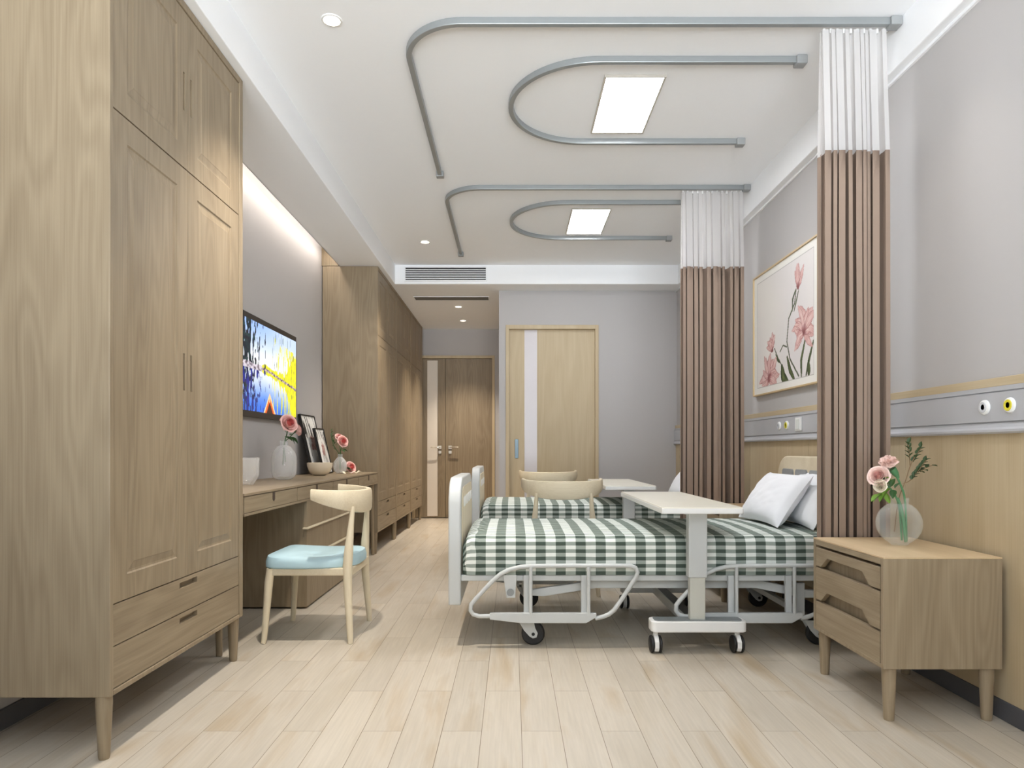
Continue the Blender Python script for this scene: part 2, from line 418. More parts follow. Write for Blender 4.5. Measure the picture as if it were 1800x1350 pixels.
# ------------------------------------------------------------------ wardrobes
def door_mb(y0, y1, z0, z1, slot_side, sz0, sz1, t=.02):
    mb = MB(); st = .078
    if slot_side > 0: s0, s1 = y1-.034, y1-.020
    else: s0, s1 = y0+.020, y0+.034
    Y = sorted({y0, y0+st, y1-st, y1, s0, s1}); Z = sorted({z0, z0+st, z1-st, z1, sz0, sz1})
    def dep(i, j):
        yc = (Y[i]+Y[i+1])/2; zc = (Z[j]+Z[j+1])/2
        if y0+st < yc < y1-st and z0+st < zc < z1-st: return None
        if s0 < yc < s1 and sz0 < zc < sz1: return .010
        return 0.0
    cells(mb, Y, Z, dep); slab_back(mb, y0, y1, z0, z1, 0, t)
    routed(mb, y0+st, y1-st, z0+st, z1-st)
    return mb
def drawer_mb(y0, y1, z0, z1, s=(.0, .0, .0, .0), t=.02, d=.018):
    mb = MB(); a, b_, c0, c1 = s
    Y = [y0, a, b_, y1]; Z = [z0, c0, c1, z1]
    cells(mb, Y, Z, lambda i, j: d if (i == 1 and j == 1) else 0.0)
    slab_back(mb, y0, y1, z0, z1, 0, t); return mb
def make_wardrobe(loc, label, group, depth=.507):
    r = thing('wardrobe', label, 'wardrobe', loc, 0, group)
    W = 1.028; D = depth
    b_ = MB()
    b_.box(-D, 0, 0, .020, .195, 2.628); b_.box(-D, 0, W-.038, W, .195, 2.628)
    b_.box(-D, 0, .020, W-.038, .195, .212); b_.box(-D, 0, .020, W-.038, 2.598, 2.628)
    b_.box(-D, -.45, .020, W-.038, .212, 2.598)
    b_.box(-D, -.03, .020, W-.038, 1.985, 2.02); b_.box(-D, -.03, .020, W-.038, .46, .48)
    b_.build('carcass', woodZ, r, bevel=.003)
    y0, ym, y1 = .0225, .507, W-.0405
    def sub(mb, n, m): 
        for i in range(len(mb.v)): mb.v[i] = (mb.v[i][0]-.004, mb.v[i][1], mb.v[i][2])
        return mb.build(n, m, r)
    sub(door_mb(y0, ym-.0012, 2.008, 2.594, 1, 2.222, 2.365), 'upper_door', woodZ)
    sub(door_mb(ym+.0012, y1, 2.008, 2.594, -1, 2.222, 2.365), 'upper_door', woodZ)
    sub(door_mb(y0, ym-.0012, .476, 2.003, 1, 1.173, 1.312), 'lower_door', woodZ)
    sub(door_mb(ym+.0012, y1, .476, 2.003, -1, 1.173, 1.312), 'lower_door', woodZ)
    sub(drawer_mb(y0, y1, .346, .472, (.445, .585, .437, .458)), 'drawer', woodY)
    sub(drawer_mb(y0, y1, .215, .342, (.445, .585, .306, .327)), 'drawer', woodY)
    for x in (-.032, -D+.04):
        for y in (.024, W-.03):
            MB().lathe([(.015, 0), (.017, .01), (.024, .17), (.024, .196)], (x, y, 0), 16).build('leg', woodZ, r, smooth=True)
    return r
WG = 'three joined wardrobes along the left wall'
w1 = make_wardrobe((-1.224, 2.078, 0), 'tall ash wardrobe nearest the viewer on the left, left of the desk', None)
for i, lab in enumerate(['ash wardrobe at the far end of the desk, first of the three joined ones',
                         'middle one of the three joined ash wardrobes beyond the desk',
                         'ash wardrobe farthest back, last of the joined three beside the hall door']):
    dup(w1, (-1.224, 6.232+i*1.032, 0), lab, WG)

# ------------------------------------------------------------------ desk
r = thing('desk', 'long built-in ash writing desk under the television between the wardrobes', 'desk', (-1.222, 3.12, 0))
DL = 3.10
t = MB().box(-.512, .0, 0, DL, .737, .75); t.build('desktop', woodY, r, bevel=.002)
t = MB(); t.box(-.512, 0, 0, DL, .645, .657); t.box(-.512, -.49, 0, DL, .657, .737)
for k in range(5):
    y = k*DL/4; t.box(-.49, -.008, max(0, y-.008), min(DL, y+.008), .657, .737)
t.build('apron_frame', woodY, r, bevel=.001)
cutout_dark = plain('dark_brown_recess', (62, 46, 36), .6)
for k in range(4):
    y0, y1 = k*DL/4+.004, (k+1)*DL/4-.004
    dr = MB().box(-.022, -.002, y0, y1, .659, .734).build('drawer', woodY, r, bevel=.001)
    yc = (y0+y1)/2
    MB().prism(rrect(yc-.016, yc+.016, .689, .7335, .014, 6, (1, 1, 0, 0)), 'X', -.003, -.0005).build('cutout_patch', cutout_dark, dr)  # dark brown patch painted in place of the shaded hole of each cutout
p = MB().box(-.50, -.022, .96, 2.03, .01, .645); p.build('pedestal', woodZ, r, bevel=.002)
for z0, z1 in ((.012, .300), (.312, .478), (.490, .643)):
    dd = MB().box(-.022, -.004, .962, 2.028, z0, z1).build('pedestal_drawer', woodZ, r, bevel=.001)
    if z1 < .6: MB().box(-.022, .012, .935, 2.028, z1+.001, z1+.010).build('pull_strip', creamX, dd, bevel=.001)
for y, yb, fx in ((3.03, 3.05, 0), (.04, .02, -.09)):
    for x, xb in ((-.05+fx, -.035+fx), (-.45, -.47)):
        MB().tube([(xb, yb, .003), (x, y, .646)], [.014, .024], 14).build('leg', woodZ, r, smooth=True)

# ------------------------------------------------------------------ television
def colour_grid(name, nu, nv, pos, fn, mat, parent):
    me = bpy.data.meshes.new(name)
    vs = [pos(i/(nu-1), j/(nv-1)) for j in range(nv) for i in range(nu)]
    fs = [(j*nu+i, j*nu+i+1, (j+1)*nu+i+1, (j+1)*nu+i) for j in range(nv-1) for i in range(nu-1)]
    me.from_pydata(vs, [], fs)
    ca = me.color_attributes.new('Col', 'FLOAT_COLOR', 'POINT')
    buf = []
    for j in range(nv):
        for i in range(nu): buf += list(lin(fn(i/(nu-1), j/(nv-1))))
    ca.data.foreach_set('color', buf)
    me.materials.append(mat)
    o = bpy.data.objects.new(name, me); COL.objects.link(o); o.parent = parent; return o
def mixc(a, b, t):
    t = max(0, min(1, t)); return tuple(a[k]*(1-t)+b[k]*t for k in range(3))
def sm(a, b, x):
    if a == b: return 0.0 if x < a else 1.0
    t = max(0, min(1, (x-a)/(b-a))); return t*t*(3-2*t)
def N(x, y, z=0): return noise.noise(Vector((x, y, z)))
def lake(u, v):
    # u 0 near (left) .. 1 far (right), v 0 bottom .. 1 top
    hz = .50-.14*max(0, u-.45)/.55+.012*N(u*20, 1)
    mirror = v < hz
    d = abs(v-hz)
    top = mixc((250, 250, 252), (150, 185, 245), sm(.0, .55, d)*(1-.5*sm(.3, .8, u)))
    if mirror: top = mixc((225, 232, 250), (45, 110, 220), sm(.05, .5, d))
    c = top
    hill = .055+.05*N(u*5, 3)+.42*sm(.72, 1.05, u)+.10*N(u*24, 7)*sm(.5, .8, u)
    if u > .30 and d < hill*sm(.28, .42, u)+.0:
        c = mixc((250, 240, 20), (205, 205, 60), .5+1.2*N(u*40, v*18, 2))
    if u > .55:
        s = N(u*70, v*4, 5)+sm(.55, .95, u)*.35
        if s > .25 and d < .45: c = mixc(c, (240, 228, 30), .85)
        if N(u*90, v*6, 9) > .42: c = mixc(c, (70, 90, 60), .6)
    e = u-.20*(1-.6*d)
    tr = N(u*34, v*5, 11)*.75+N(u*80, v*14, 13)*.45
    if tr > -.52+u*2.1 and u < .44: c = mixc((6, 8, 30), (20, 60, 60), .5+N(u*30, v*30))
    if tr > -.02+(u-.1)*1.0 and u < .5 and mirror: c = mixc((10, 18, 110), (20, 40, 150), .5+N(u*30, v*30))
    if d < .015+.008*N(u*30, 21): c = mixc((205, 185, 185), (60, 40, 60), .4+1.5*N(u*40, v*40))
    if .1 < u < .38 and -.035 < v-hz < .032+.02*N(u*9, 2): c = mixc((215, 205, 215), (90, 80, 90), .3+1.6*N(u*30, v*30, 4))
    # prow of a canoe
    cx = .505; hw = .10*(1-v/.24)
    if v < .24 and abs(u-cx) < hw:
        c = (240, 95, 25)
        if abs(abs(u-cx)-hw) < .018: c = (255, 215, 150)
        if v < .13 and abs(u-cx) < hw-.045: c = (50, 12, 10)
        if abs(u-cx) < .008 and v > .13: c = (250, 200, 150)
    return c
tv = thing('television', 'flat wall-mounted television above the desk showing a lake with a canoe prow', 'television', (XL, 4.19, 1.166))
MB().box(.012, .036, 0, 1.2, 0, .674).build('housing', plain('tv_brown_black', (52, 46, 42), .4), tv, bevel=.003)
MB().box(0, .012, .4, .8, .2, .5).build('wall_mount', blackr, tv)
colour_grid('screen', 260, 146, lambda u, v: (.0365, .014+u*1.172, .04+v*.596), lake, vcol_mat('lit_screen', 1.0, .3), tv)

# ------------------------------------------------------------------ nightstands
nsZ = wood('nightstand_ash_vertical', (176, 159, 133), (136, 119, 95), 'Z'); nsY = wood('nightstand_ash_lengthwise', (176, 159, 133), (136, 119, 95), 'Y')
def make_nightstand(loc, label):
    r = thing('nightstand', label, 'nightstand', loc, 0, 'nightstands against the right wall')
    # local x 0 = drawer front, +x to the wall; y 0 = side facing the window
    X, Y = .414, .552
    b_ = MB(); b_.box(0, X, 0, .018, .186, .57); b_.box(0, X, Y-.018, Y, .186, .57); b_.box(0, X, .018, Y-.018, .186, .2)
    b_.box(X-.012, X, .018, Y-.018, .2, .545); b_.box(.035, .05, .018, Y-.018, .2, .545)
    b_.build('carcass', nsZ, r, bevel=.0015)
    MB().box(0, X, .018, Y-.018, .548, .57).build('top', nsY, r, bevel=.0015)
    MB().box(-.0005, X, -.0005, Y, .5702, .576).build('top_veneer', wood('ash_top', (222, 198, 162), (198, 172, 134), 'Y', rings=.4), r, bevel=.001)
    zs = [(.460, .538), (.318, .452), (.190, .310)]
    for k, (z0, z1) in enumerate(zs):
        ya, yb = .026, Y-.022
        if k < 2:
            yl, yr = ya+.10, yb-.06
            poly = [(ya, z0), (yl-.045, z0), (yl, z0+.040), (yr-.07, z0+.040), (yr, z0), (yb, z0), (yb, z1), (ya, z1)]
            # mirror so the long slope faces the far side like the near one
            poly = [(ya, z0), (ya+.07, z0), (ya+.125, z0+.042), (yb-.10, z0+.042), (yb-.045, z0), (yb, z0), (yb, z1), (ya, z1)]
        else: poly = [(ya, z0), (yb, z0), (yb, z1), (ya, z1)]
        MB().prism(poly, 'X', .001, .021).build('drawer', nsY, r, bevel=.001)
    for x in (.035, X-.035):
        for y in (.03, Y-.03):
            MB().lathe([(.0165, 0), (.018, .01), (.024, .17), (.024, .187)], (x, y, 0), 16).build('leg', nsZ, r, smooth=True)
    return r
ns = make_nightstand((1.293, 2.376, 0), 'ash nightstand in the right foreground, under the glass vase of carnations')
PITCH = 1.88
dup(ns, (1.293, 2.376+1.87, 0), 'ash nightstand half hidden between the two beds, behind the nearer bed')

# ------------------------------------------------------------------ hospital beds
def px2(px, py, s=367.0): return ((px-900)/s+.307, .95-(py-791)/s)   # side-guard outline measured in the guard's own plane, metres
def make_bed(loc, label):
    r = thing('hospital_bed', label, 'bed', loc, 0, 'hospital beds')
    # foot board
    fb = MB().prism(rrect(0, .9, .20, .815, .14, 10, (.01, .01, 1, 1)), 'X', 0, .06).build('foot_board', whitem, r, smooth=True, bevel=.008, seg=3)
    for xa, xb in ((.0598, .064), (-.004, .0002)):
        MB().prism(rrect(.06, .84, .33, .765, .10, 8, (.03, .03, 1, 1)), 'X', xa, xb).build('inlay_panel', creamZ, fb, smooth=True, bevel=.0015)
    for k in range(4):
        y = .13+k*.17
        MB().prism(rrect(y, y+.13, .665, .715, .02, 6), 'X', .063, .067).build('grip_slot', whitepl, fb)
    hb = MB().prism(rrect(0, .9, .20, .915, .14, 10, (.01, .01, 1, 1)), 'X', 1.935, 1.99).build('head_board', creamX, r, smooth=True, bevel=.008, seg=3)
    for k in range(4):
        y = .10+k*.185
        MB().prism(rrect(y, y+.145, .785, .84, .02, 6), 'X', 1.925, 1.936).build('grip_slot', alud, hb, smooth=True)  # grey piece for an open slot, its tone giving the shade of the recess
    # deck frame
    f = MB()
    f.box(.06, 1.935, .012, .045, .316, .346); f.box(.06, 1.935, .855, .888, .316, .346)
    for x in (.07, .5, .95, 1.4, 1.88): f.box(x, x+.04, .045, .855, .318, .340)
    f.box(.08, 1.92, .05, .85, .338, .346)
    f.build('deck_frame', whitem, r, bevel=.004)
    for y in (.055, .815):
        b_ = MB().prism([(.40, .236), (.405, .265), (.70, .309), (1.53, .309), (1.76, .262), (1.87, .262), (1.87, .225), (1.74, .225), (1.50, .273), (.72, .273), (.46, .232)], 'Y', y, y+.03)
        b_.build('leg_frame', whitem, r, bevel=.003)
    for x in (.385, 1.72):
        for y in (.05, .82):
            MB().box(x-.02, x+.02, y, y+.03, .12, .30).build('leg', whitem, r, bevel=.003)
        MB().box(x-.015, x+.015, .08, .82, .14, .17).build('cross_bar', whitem, r, bevel=.003)
    g = MB(); 
    g.prism([(.265, .346), (.33, .346), (.322, .237), (.28, .237)], 'Y', .0, .012)
    g.build('hinge_plate', whitem, r, bevel=.002)
    MB().lathe([(.0, -.004), (.017, -.004), (.018, 0), (.018, .01)], (.299, 0, .263), 20, 'Y').build('knob', alu, r, smooth=True)
    # casters
    for x in (.41, 1.80):
        for y in (.045, .855):
            sgn = -1
            fk = MB()
            for dy in (-.024, .020):
                fk.prism([(x-.078, .13), (x-.03, .14), (x+.0, .13), (x+.010, .085), (x+.022, .060), (x+.016, .040), (x-.002, .036), (x-.018, .045), (x-.045, .075)], 'Y', y+dy, y+dy+.004)
            fk.box(x-.06, x-.005, y-.024, y+.024, .122, .14)
            ck = fk.build('caster', whitem, r, bevel=.001)
            MB().lathe([(.02, -.015), (.05, -.015), (.057, -.008), (.057, .008), (.05, .015), (.02, .015)], (x, y, .057), 24, 'Y').build('wheel', blackr, ck, smooth=True)
            MB().lathe([(.0, -.028), (.008, -.028), (.008, .028), (.0, .028)], (x, y, .057), 12, 'Y').build('axle', blackr, ck)
    # side guards, two each side
    loop = [(861, 1083), (842, 1083), (832, 1080), (827, 1073), (828, 1063), (835, 1054), (850, 1038), (866, 1021), (880, 1009), (896, 1001), (915, 996.5), (940, 995), (1000, 994.5), (1060, 994.5), (1108, 994.5), (1117, 998), (1121, 1006), (1118, 1014), (1105, 1035), (1090, 1058), (1079, 1073), (1070, 1080), (1060, 1084), (1046, 1087)]
    for dx in (0, .984):
        for yy, s_ in ((-.02, 1), (.92, -1)):
            gp = [(px2(*p)[0]+dx, yy, px2(*p)[1]) for p in loop]
            gr = MB().tube(gp, .0108, 10).build('side_guard', whitem, r, smooth=True)
            bar = [px2(*p) for p in [(861, 1077), (1048, 1077), (1048, 1084), (1030, 1094.5), (915, 1094.5), (861, 1088)]]
            MB().prism([(a+dx, b_) for a, b_ in bar], 'Y', yy-.012, yy+.012).build('guard_bar', whitem, gr, bevel=.002)
            for px in (933, 1034.5):
                x, _ = px2(px, 0); x += dx
                MB().tube([(x, yy-.006, px2(0, 1079)[1]), (x, yy-.006, px2(0, 996)[1])], .0085, 10).build('guard_post', whitem, gr, smooth=True)
                q = MB().box(x-.034, x-.004, yy+s_*.012, yy+s_*.03, px2(0, 1079)[1], .346)
                q.box(x-.034, x-.004, min(yy+s_*.03, yy+s_*.036), max(yy+s_*.03, yy+s_*.036), .30, .335)
                q.build('guard_mount', whitem, gr, bevel=.002)
    return r
bed = make_bed((-.307, 3.29, 0), 'white hospital bed nearest the viewer, behind the foreground nightstand')
bed2 = dup(bed, (-.307, 3.29+PITCH, 0), 'second white hospital bed, farther back near the inner door')

CHK = check_mat()
def make_mattress(loc, label):
    # cross-section walked as arc length so that the check wraps over the edge
    mb = MB(); uv = []
    x0, x1, y0, y1, z0, z1 = .068, 1.925, .004, .896, .347, .535
    R = .045
    prof = []
    n = 8
    prof.append((y0, z0)); 
    for k in range(1, 9): prof.append((y0-.004*math.sin(k/8*PI), z0+(z1-R-z0)*k/8))
    for k in range(1, n+1): a = PI-k*PI/2/n; prof.append((y0+R+R*math.cos(a), z1-R+R*math.sin(a)))
    m = 26
    for k in range(1, m): prof.append((y0+R+(y1-y0-2*R)*k/m, z1+.010*math.sin(PI*k/m)))
    for k in range(0, n+1): a = PI/2-k*PI/2/n; prof.append((y1-R+R*math.cos(a), z1-R+R*math.sin(a)))
    for k in range(1, 9): prof.append((y1, z1-R-(z1-R-z0)*k/8))
    s = [0]
    for a, b_ in zip(prof, prof[1:]): s.append(s[-1]+math.dist(a, b_))
    nx = 90; xs = [x0+(x1-x0)*i/nx for i in range(nx+1)]
    for i, x in enumerate(xs):
        e = min(x-x0, x1-x); sh = 0
        if e < R: sh = R-math.sqrt(max(0, R*R-(R-e)**2))
        for k, (y, z) in enumerate(prof):
            ym = (y0+y1)/2
            zz = z-(sh if z > z1-R-.001 else sh*max(0, (z-z0)/(z1-R-z0))) if z > z0+.05 else z
            yy = ym+(y-ym)*(1-.5*sh/.45)
            wob = .0025*N(x*9, s[k]*14, 3)+(.004*N(x*30, s[k]*20, 8) if e < .10 else 0)
            mb.v.append((x, yy+(-wob if k < 14 else wob), zz+wob)); uv.append((x+ (.010*N(s[k]*20, 5, x*20) if e < .08 else 0), s[k]))
    K = len(prof)
    for i in range(nx):
        for k in range(K-1): mb.f.append((i*K+k, (i+1)*K+k, (i+1)*K+k+1, i*K+k+1))
    # ends and underside
    mb.f.append(tuple(range(K))); mb.f.append(tuple(nx*K+k for k in range(K))[::-1])
    mb.f.append(tuple([i*K for i in range(nx+1)]+[i*K+K-1 for i in range(nx, -1, -1)]))
    mb.uv = uv
    o = mb.build('mattress', CHK, None, smooth=True); o.location = loc
    tag(o, label, 'mattress', 'checked mattresses on the hospital beds'); return o
make_mattress((-.307, 3.29, 0), 'green and white checked mattress on the nearer bed')
make_mattress((-.307, 3.29+PITCH, 0), 'green and white checked mattress on the farther bed')

# pillows ---------------------------------------------------------------
pw = plain('white_cotton', (244, 245, 248), .85, spec=.1)
def pillow_mb(w, h, t, seed):
    n, m = 26, 20; mb = MB()
    for sd in (1, -1):
        base = len(mb.v)
        for j in range(m+1):
            for i in range(n+1):
                u, v = 2*i/n-1, 2*j/m-1
                ed = (1-abs(u)**2.6)*(1-abs(v)**2.6)
                pin = 1-.07*(1-abs(v)**2)*abs(u)**4; pin2 = 1-.09*(1-abs(u)**2)*abs(v)**4
                th = t/2*max(0, ed)**.5*(1+.10*N(u*2.2+seed, v*2.2, sd))+.006*N(u*7+seed, v*7, sd*2)*ed
                mb.v.append((u*w/2*pin, v*h/2*pin2, sd*th))
        for j in range(m):
            for i in range(n):
                a = base+j*(n+1)+i
                mb.f.append((a, a+1, a+n+2, a+n+1) if sd > 0 else (a, a+n+1, a+n+2, a+1))
    return mb
def make_pillow(loc, ry, rz, label, seed, w=.56, h=.40, t=.13):
    # width along world Y, leaning back towards the head of the bed
    mb = pillow_mb(w, h, t, seed)
    M = Matrix.Rotation(rz, 4, 'Z') @ Matrix.Rotation(-ry, 4, 'Y') @ Matrix.Rotation(PI/2, 4, 'Z') @ Matrix.Rotation(0, 4, 'X')
    mb.xf(M)
    lo = min(v[2] for v in mb.v)
    o = mb.build('pillow', pw, None, smooth=True)
    o.location = (loc[0], loc[1], loc[2]-lo); tag(o, label, 'pillow', 'white pillows on the beds'); return o
for k, dy in enumerate((0, PITCH)):
    bn = ('nearer', 'farther')[k]
    make_pillow((1.455, 3.80+dy, .548), math.radians(55), 0.03, 'white pillow leaning in front of another on the %s bed' % bn, 3+k, .56, .33, .13)
    make_pillow((1.60, 3.70+dy, .547), math.radians(60), -.03, 'white pillow at the back against the head board of the %s bed' % bn, 9+k, .58, .34, .12)

# overbed tables ----------------------------------------------------------
def make_overbed(loc, label):
    r = thing('overbed_table', label, 'overbed table', loc, 0, 'overbed tables')
    # local origin: centre of near foot, on the floor
    MB().prism(rrect(-.186, .186, -.08, 1.10, .012, 4), 'Z', .661, .688).build('table_top', plain('cream_laminate', (234, 229, 214), .3), r, bevel=.003)
    MB().prism(rrect(-.188, .188, -.082, 1.102, .012, 4), 'Z', .658, .683).build('edge_band', whitepl, r, bevel=.003)
    MB().box(-.044, .044, .0, .055, .35, .659).build('column_sleeve', whitem, r, bevel=.006, seg=3)
    MB().box(-.036, .036, .007, .048, .14, .66).build('column', plain('pale_grey_metal', (206, 207, 198), .35, .2), r, bevel=.003)
    MB().box(-.03, .03, .05, .75, .635, .659).build('support_arm', whitem, r, bevel=.003)
    b_ = MB().prism(rrect(-.223, .223, -.03, .075, .03, 6), 'Z', .102, .152); b_.build('foot_bar', whitepl, r, smooth=True, bevel=.004)
    MB().prism(rrect(-.205, .205, -.015, .062, .02, 6), 'Z', .1515, .1545).build('foot_cover', plain('slate_cover', (120, 126, 128), .35), r)
    MB().box(-.03, .03, .07, .86, .105, .145).build('floor_beam', plain('dark_beam', (88, 88, 88), .4), r, bevel=.004)
    MB().box(-.036, -.029, .07, .86, .10, .15).build('beam_cheek', whitem, r, bevel=.002)
    b_ = MB().prism(rrect(-.223, .223, .85, .93, .03, 6), 'Z', .102, .145); b_.build('foot_bar', whitepl, r, smooth=True, bevel=.004)
    for x in (-.198, .185):
        for y in (.01, .90):
            ck = MB().tube([(x, y, .075), (x, y, .105)], .012, 12)
            hood = [(y+.043*math.cos(a*PI/12), .042+.043*math.sin(a*PI/12)) for a in range(-3, 16)]
            ck.prism(hood, 'X', x-.010, x+.010)
            ck.prism([(y+.02, .06), (y-.043, .06), (y-.043, .028), (y-.02, .03)], 'X', x-.010, x+.010)
            o = ck.build('caster', whitepl, r, bevel=.002)
            for xx in (x-.019, x+.019):
                MB().lathe([(.0, -.008), (.034, -.008), (.040, -.004), (.040, .004), (.034, .008), (.0, .008)], (xx, y, .040), 24, 'X').build('wheel', blackr, o, smooth=True)
    return r
ob = make_overbed((.872, 3.197, 0), 'white overbed table on casters standing over the nearer bed')
dup(ob, (.872, 3.197+PITCH, 0), 'white overbed table standing over the farther bed')

# chairs -------------------------------------------------------------------
seatblue = plain('pale_blue_vinyl', (176, 205, 214), .45)
def make_chair(loc, rz, label):
    r = thing('armchair', label, 'chair', loc, rz, 'curved-back wooden chairs')
    # faces +y
    for sx in (-1, 1):
        MB().tube([(sx*.228, .215, .0), (sx*.222, .212, .02), (sx*.205, .195, .30), (sx*.200, .188, .364)], [.0125, .0135, .021, .020], 14).build('front_leg', creamZ, r, smooth=True)
        MB().tube([(sx*.226, -.212, .0), (sx*.224, -.211, .02), (sx*.205, -.195, .26), (sx*.198, -.19, .36), (sx*.193, -.195, .44), (sx*.182, -.205, .58), (sx*.176, -.212, .67)],
                  [.013, .014, .021, .024, .023, .015, .012], 14).build('rear_leg', creamZ, r, smooth=True)
    a = MB()
    a.box(-.19, .19, .18, .205, .325, .368); a.box(-.185, .185, -.215, -.19, .325, .368)
    for sx in (-1, 1): a.box(sx*.215, sx*.190, -.18, .185, .330, .368)
    a.build('seat_frame', creamX, r, bevel=.006)
    # cushion: soft slab, wider in front, rounded behind, dished front to back
    pts = []
    for k in range(40):
        t = 2*PI*k/40; c_, s_ = math.cos(t), math.sin(t)
        e = 2/6.5 if s_ > 0 else 2/3.2
        x = abs(c_)**(e)*math.copysign(1, c_); y = abs(s_)**(e)*math.copysign(1, s_)
        pts.append((x*(.228 if s_ > 0 else .222), y*.228+.0))
    mb = MB(); layers = [(.365, .97), (.372, 1.0), (.398, 1.0), (.412, .965), (.419, .90), (.420, .6), (.418, .25)]
    for z, sc in layers:
        for x, y in pts:
            zz = z+(.012*(abs(y/.225)**2) if z > .4 else 0)
            mb.v.append((x*sc, y*sc, zz))
    n = 40
    for i in range(len(layers)-1): mb.f += [(i*n+k, i*n+(k+1) % n, (i+1)*n+(k+1) % n, (i+1)*n+k) for k in range(n)]
    mb.f += [tuple(range(n))[::-1], tuple((len(layers)-1)*n+k for k in range(n))]
    mb.build('seat_cushion', seatblue, r, smooth=True)
    # curved back rail: U in plan, deep behind and thin at the arm tips
    mb = MB(); M_ = 36; K = 12
    for i in range(M_+1):
        t = -1+2*i/M_; a_ = t*PI/2*1.0
        x = .262*math.sin(a_)*(1 if abs(t) < .999 else 1); y = -.245+.215*(1-math.cos(a_))**1.15
        # tangent
        dt = .01; a2 = (t+dt)*PI/2
        x2 = .262*math.sin(a2); y2 = -.245+.215*max(0, 1-math.cos(a2))**1.15
        d = Vector((x2-x, y2-y)).normalized() if (abs(x2-x)+abs(y2-y)) > 1e-6 else Vector((1, 0))
        if i == M_: d = Vector((0, 1))
        if i == 0: d = Vector((0, -1))
        nrm = Vector((-d.y, d.x))
        tip = abs(t)**2.2
        zt = .748+.012*tip; zb = .628+.078*tip
        th = .014+.004*(1-tip)
        for k in range(K):
            an = 2*PI*k/K
            ca, sa = math.cos(an), math.sin(an)
            ox = math.copysign(abs(ca)**.55, ca)*th; oz = math.copysign(abs(sa)**.45, sa)
            mb.v.append((x+nrm.x*ox, y+nrm.y*ox, (zt+zb)/2+oz*(zt-zb)/2))
    for i in range(M_): mb.f += [(i*K+k, i*K+(k+1) % K, (i+1)*K+(k+1) % K, (i+1)*K+k) for k in range(K)]
    mb.f += [tuple(range(K))[::-1], tuple(M_*K+k for k in range(K))]
    mb.build('back_rail', creamX, r, smooth=True, label='curved back rail with short arms')
    return r
ch = make_chair((-1.005, 3.575, 0), PI/2, 'pale wooden chair with blue seat drawn up to the desk')
dup(ch, (.336, 4.64, 0), 'pale curved-back chair between the two beds, its back to the viewer', rz=0)
dup(ch, (.338, 6.46, 0), 'pale curved-back chair beyond the farther bed, in front of the inner door', rz=0)

# curtain tracks ------------------------------------------------------------
ZT0, ZT1 = 2.792, ZC
def arc(cx, cy, r_, a0, a1, n=18): return [(cx+r_*math.cos(a0+(a1-a0)*k/n), cy+r_*math.sin(a0+(a1-a0)*k/n)) for k in range(n+1)]
def tracks(dy, which):
    y0 = 2.956+dy
    r = thing('curtain_track', 'L-shaped grey curtain track on the ceiling round the %s bed' % which, 'curtain track', (0, 0, 0), 0, 'curtain tracks')
    y0 += .008
    path = [(1.672, y0)]+arc(-.215, y0+.27, .27, -PI/2, -PI, 18)+[(-.485, 4.58+dy)]
    MB().ribbon(path, .026, ZT0, ZT1).build('rail', alu, r, bevel=.003)
    MB().box(1.635, 1.683, y0-.026, y0+.026, ZT0-.008, ZT1).build('end_bracket', alud, r, bevel=.004)
    MB().box(-.51, -.46, 4.575+dy, 4.625+dy, ZT0-.006, ZT1).build('end_bracket', alud, r, bevel=.004)
    r = thing('drip_track', 'U-shaped grey drip-stand track on the ceiling above the %s bed' % which, 'ceiling track', (0, 0, 0), 0, 'drip-stand tracks')
    path = [(1.37, 3.255+dy)]+arc(.424, 3.685+dy, .43, -PI/2, -1.5*PI, 32)+[(1.37, 4.115+dy)]
    MB().ribbon(path, .026, ZT0, ZT1).build('rail', alu, r, bevel=.003)
    for yy in (3.255+dy, 4.115+dy): MB().box(1.35, 1.40, yy-.026, yy+.026, ZT0-.010, ZT1).build('end_bracket', alud, r, bevel=.004)
tracks(0, 'nearer'); tracks(1.87, 'farther')

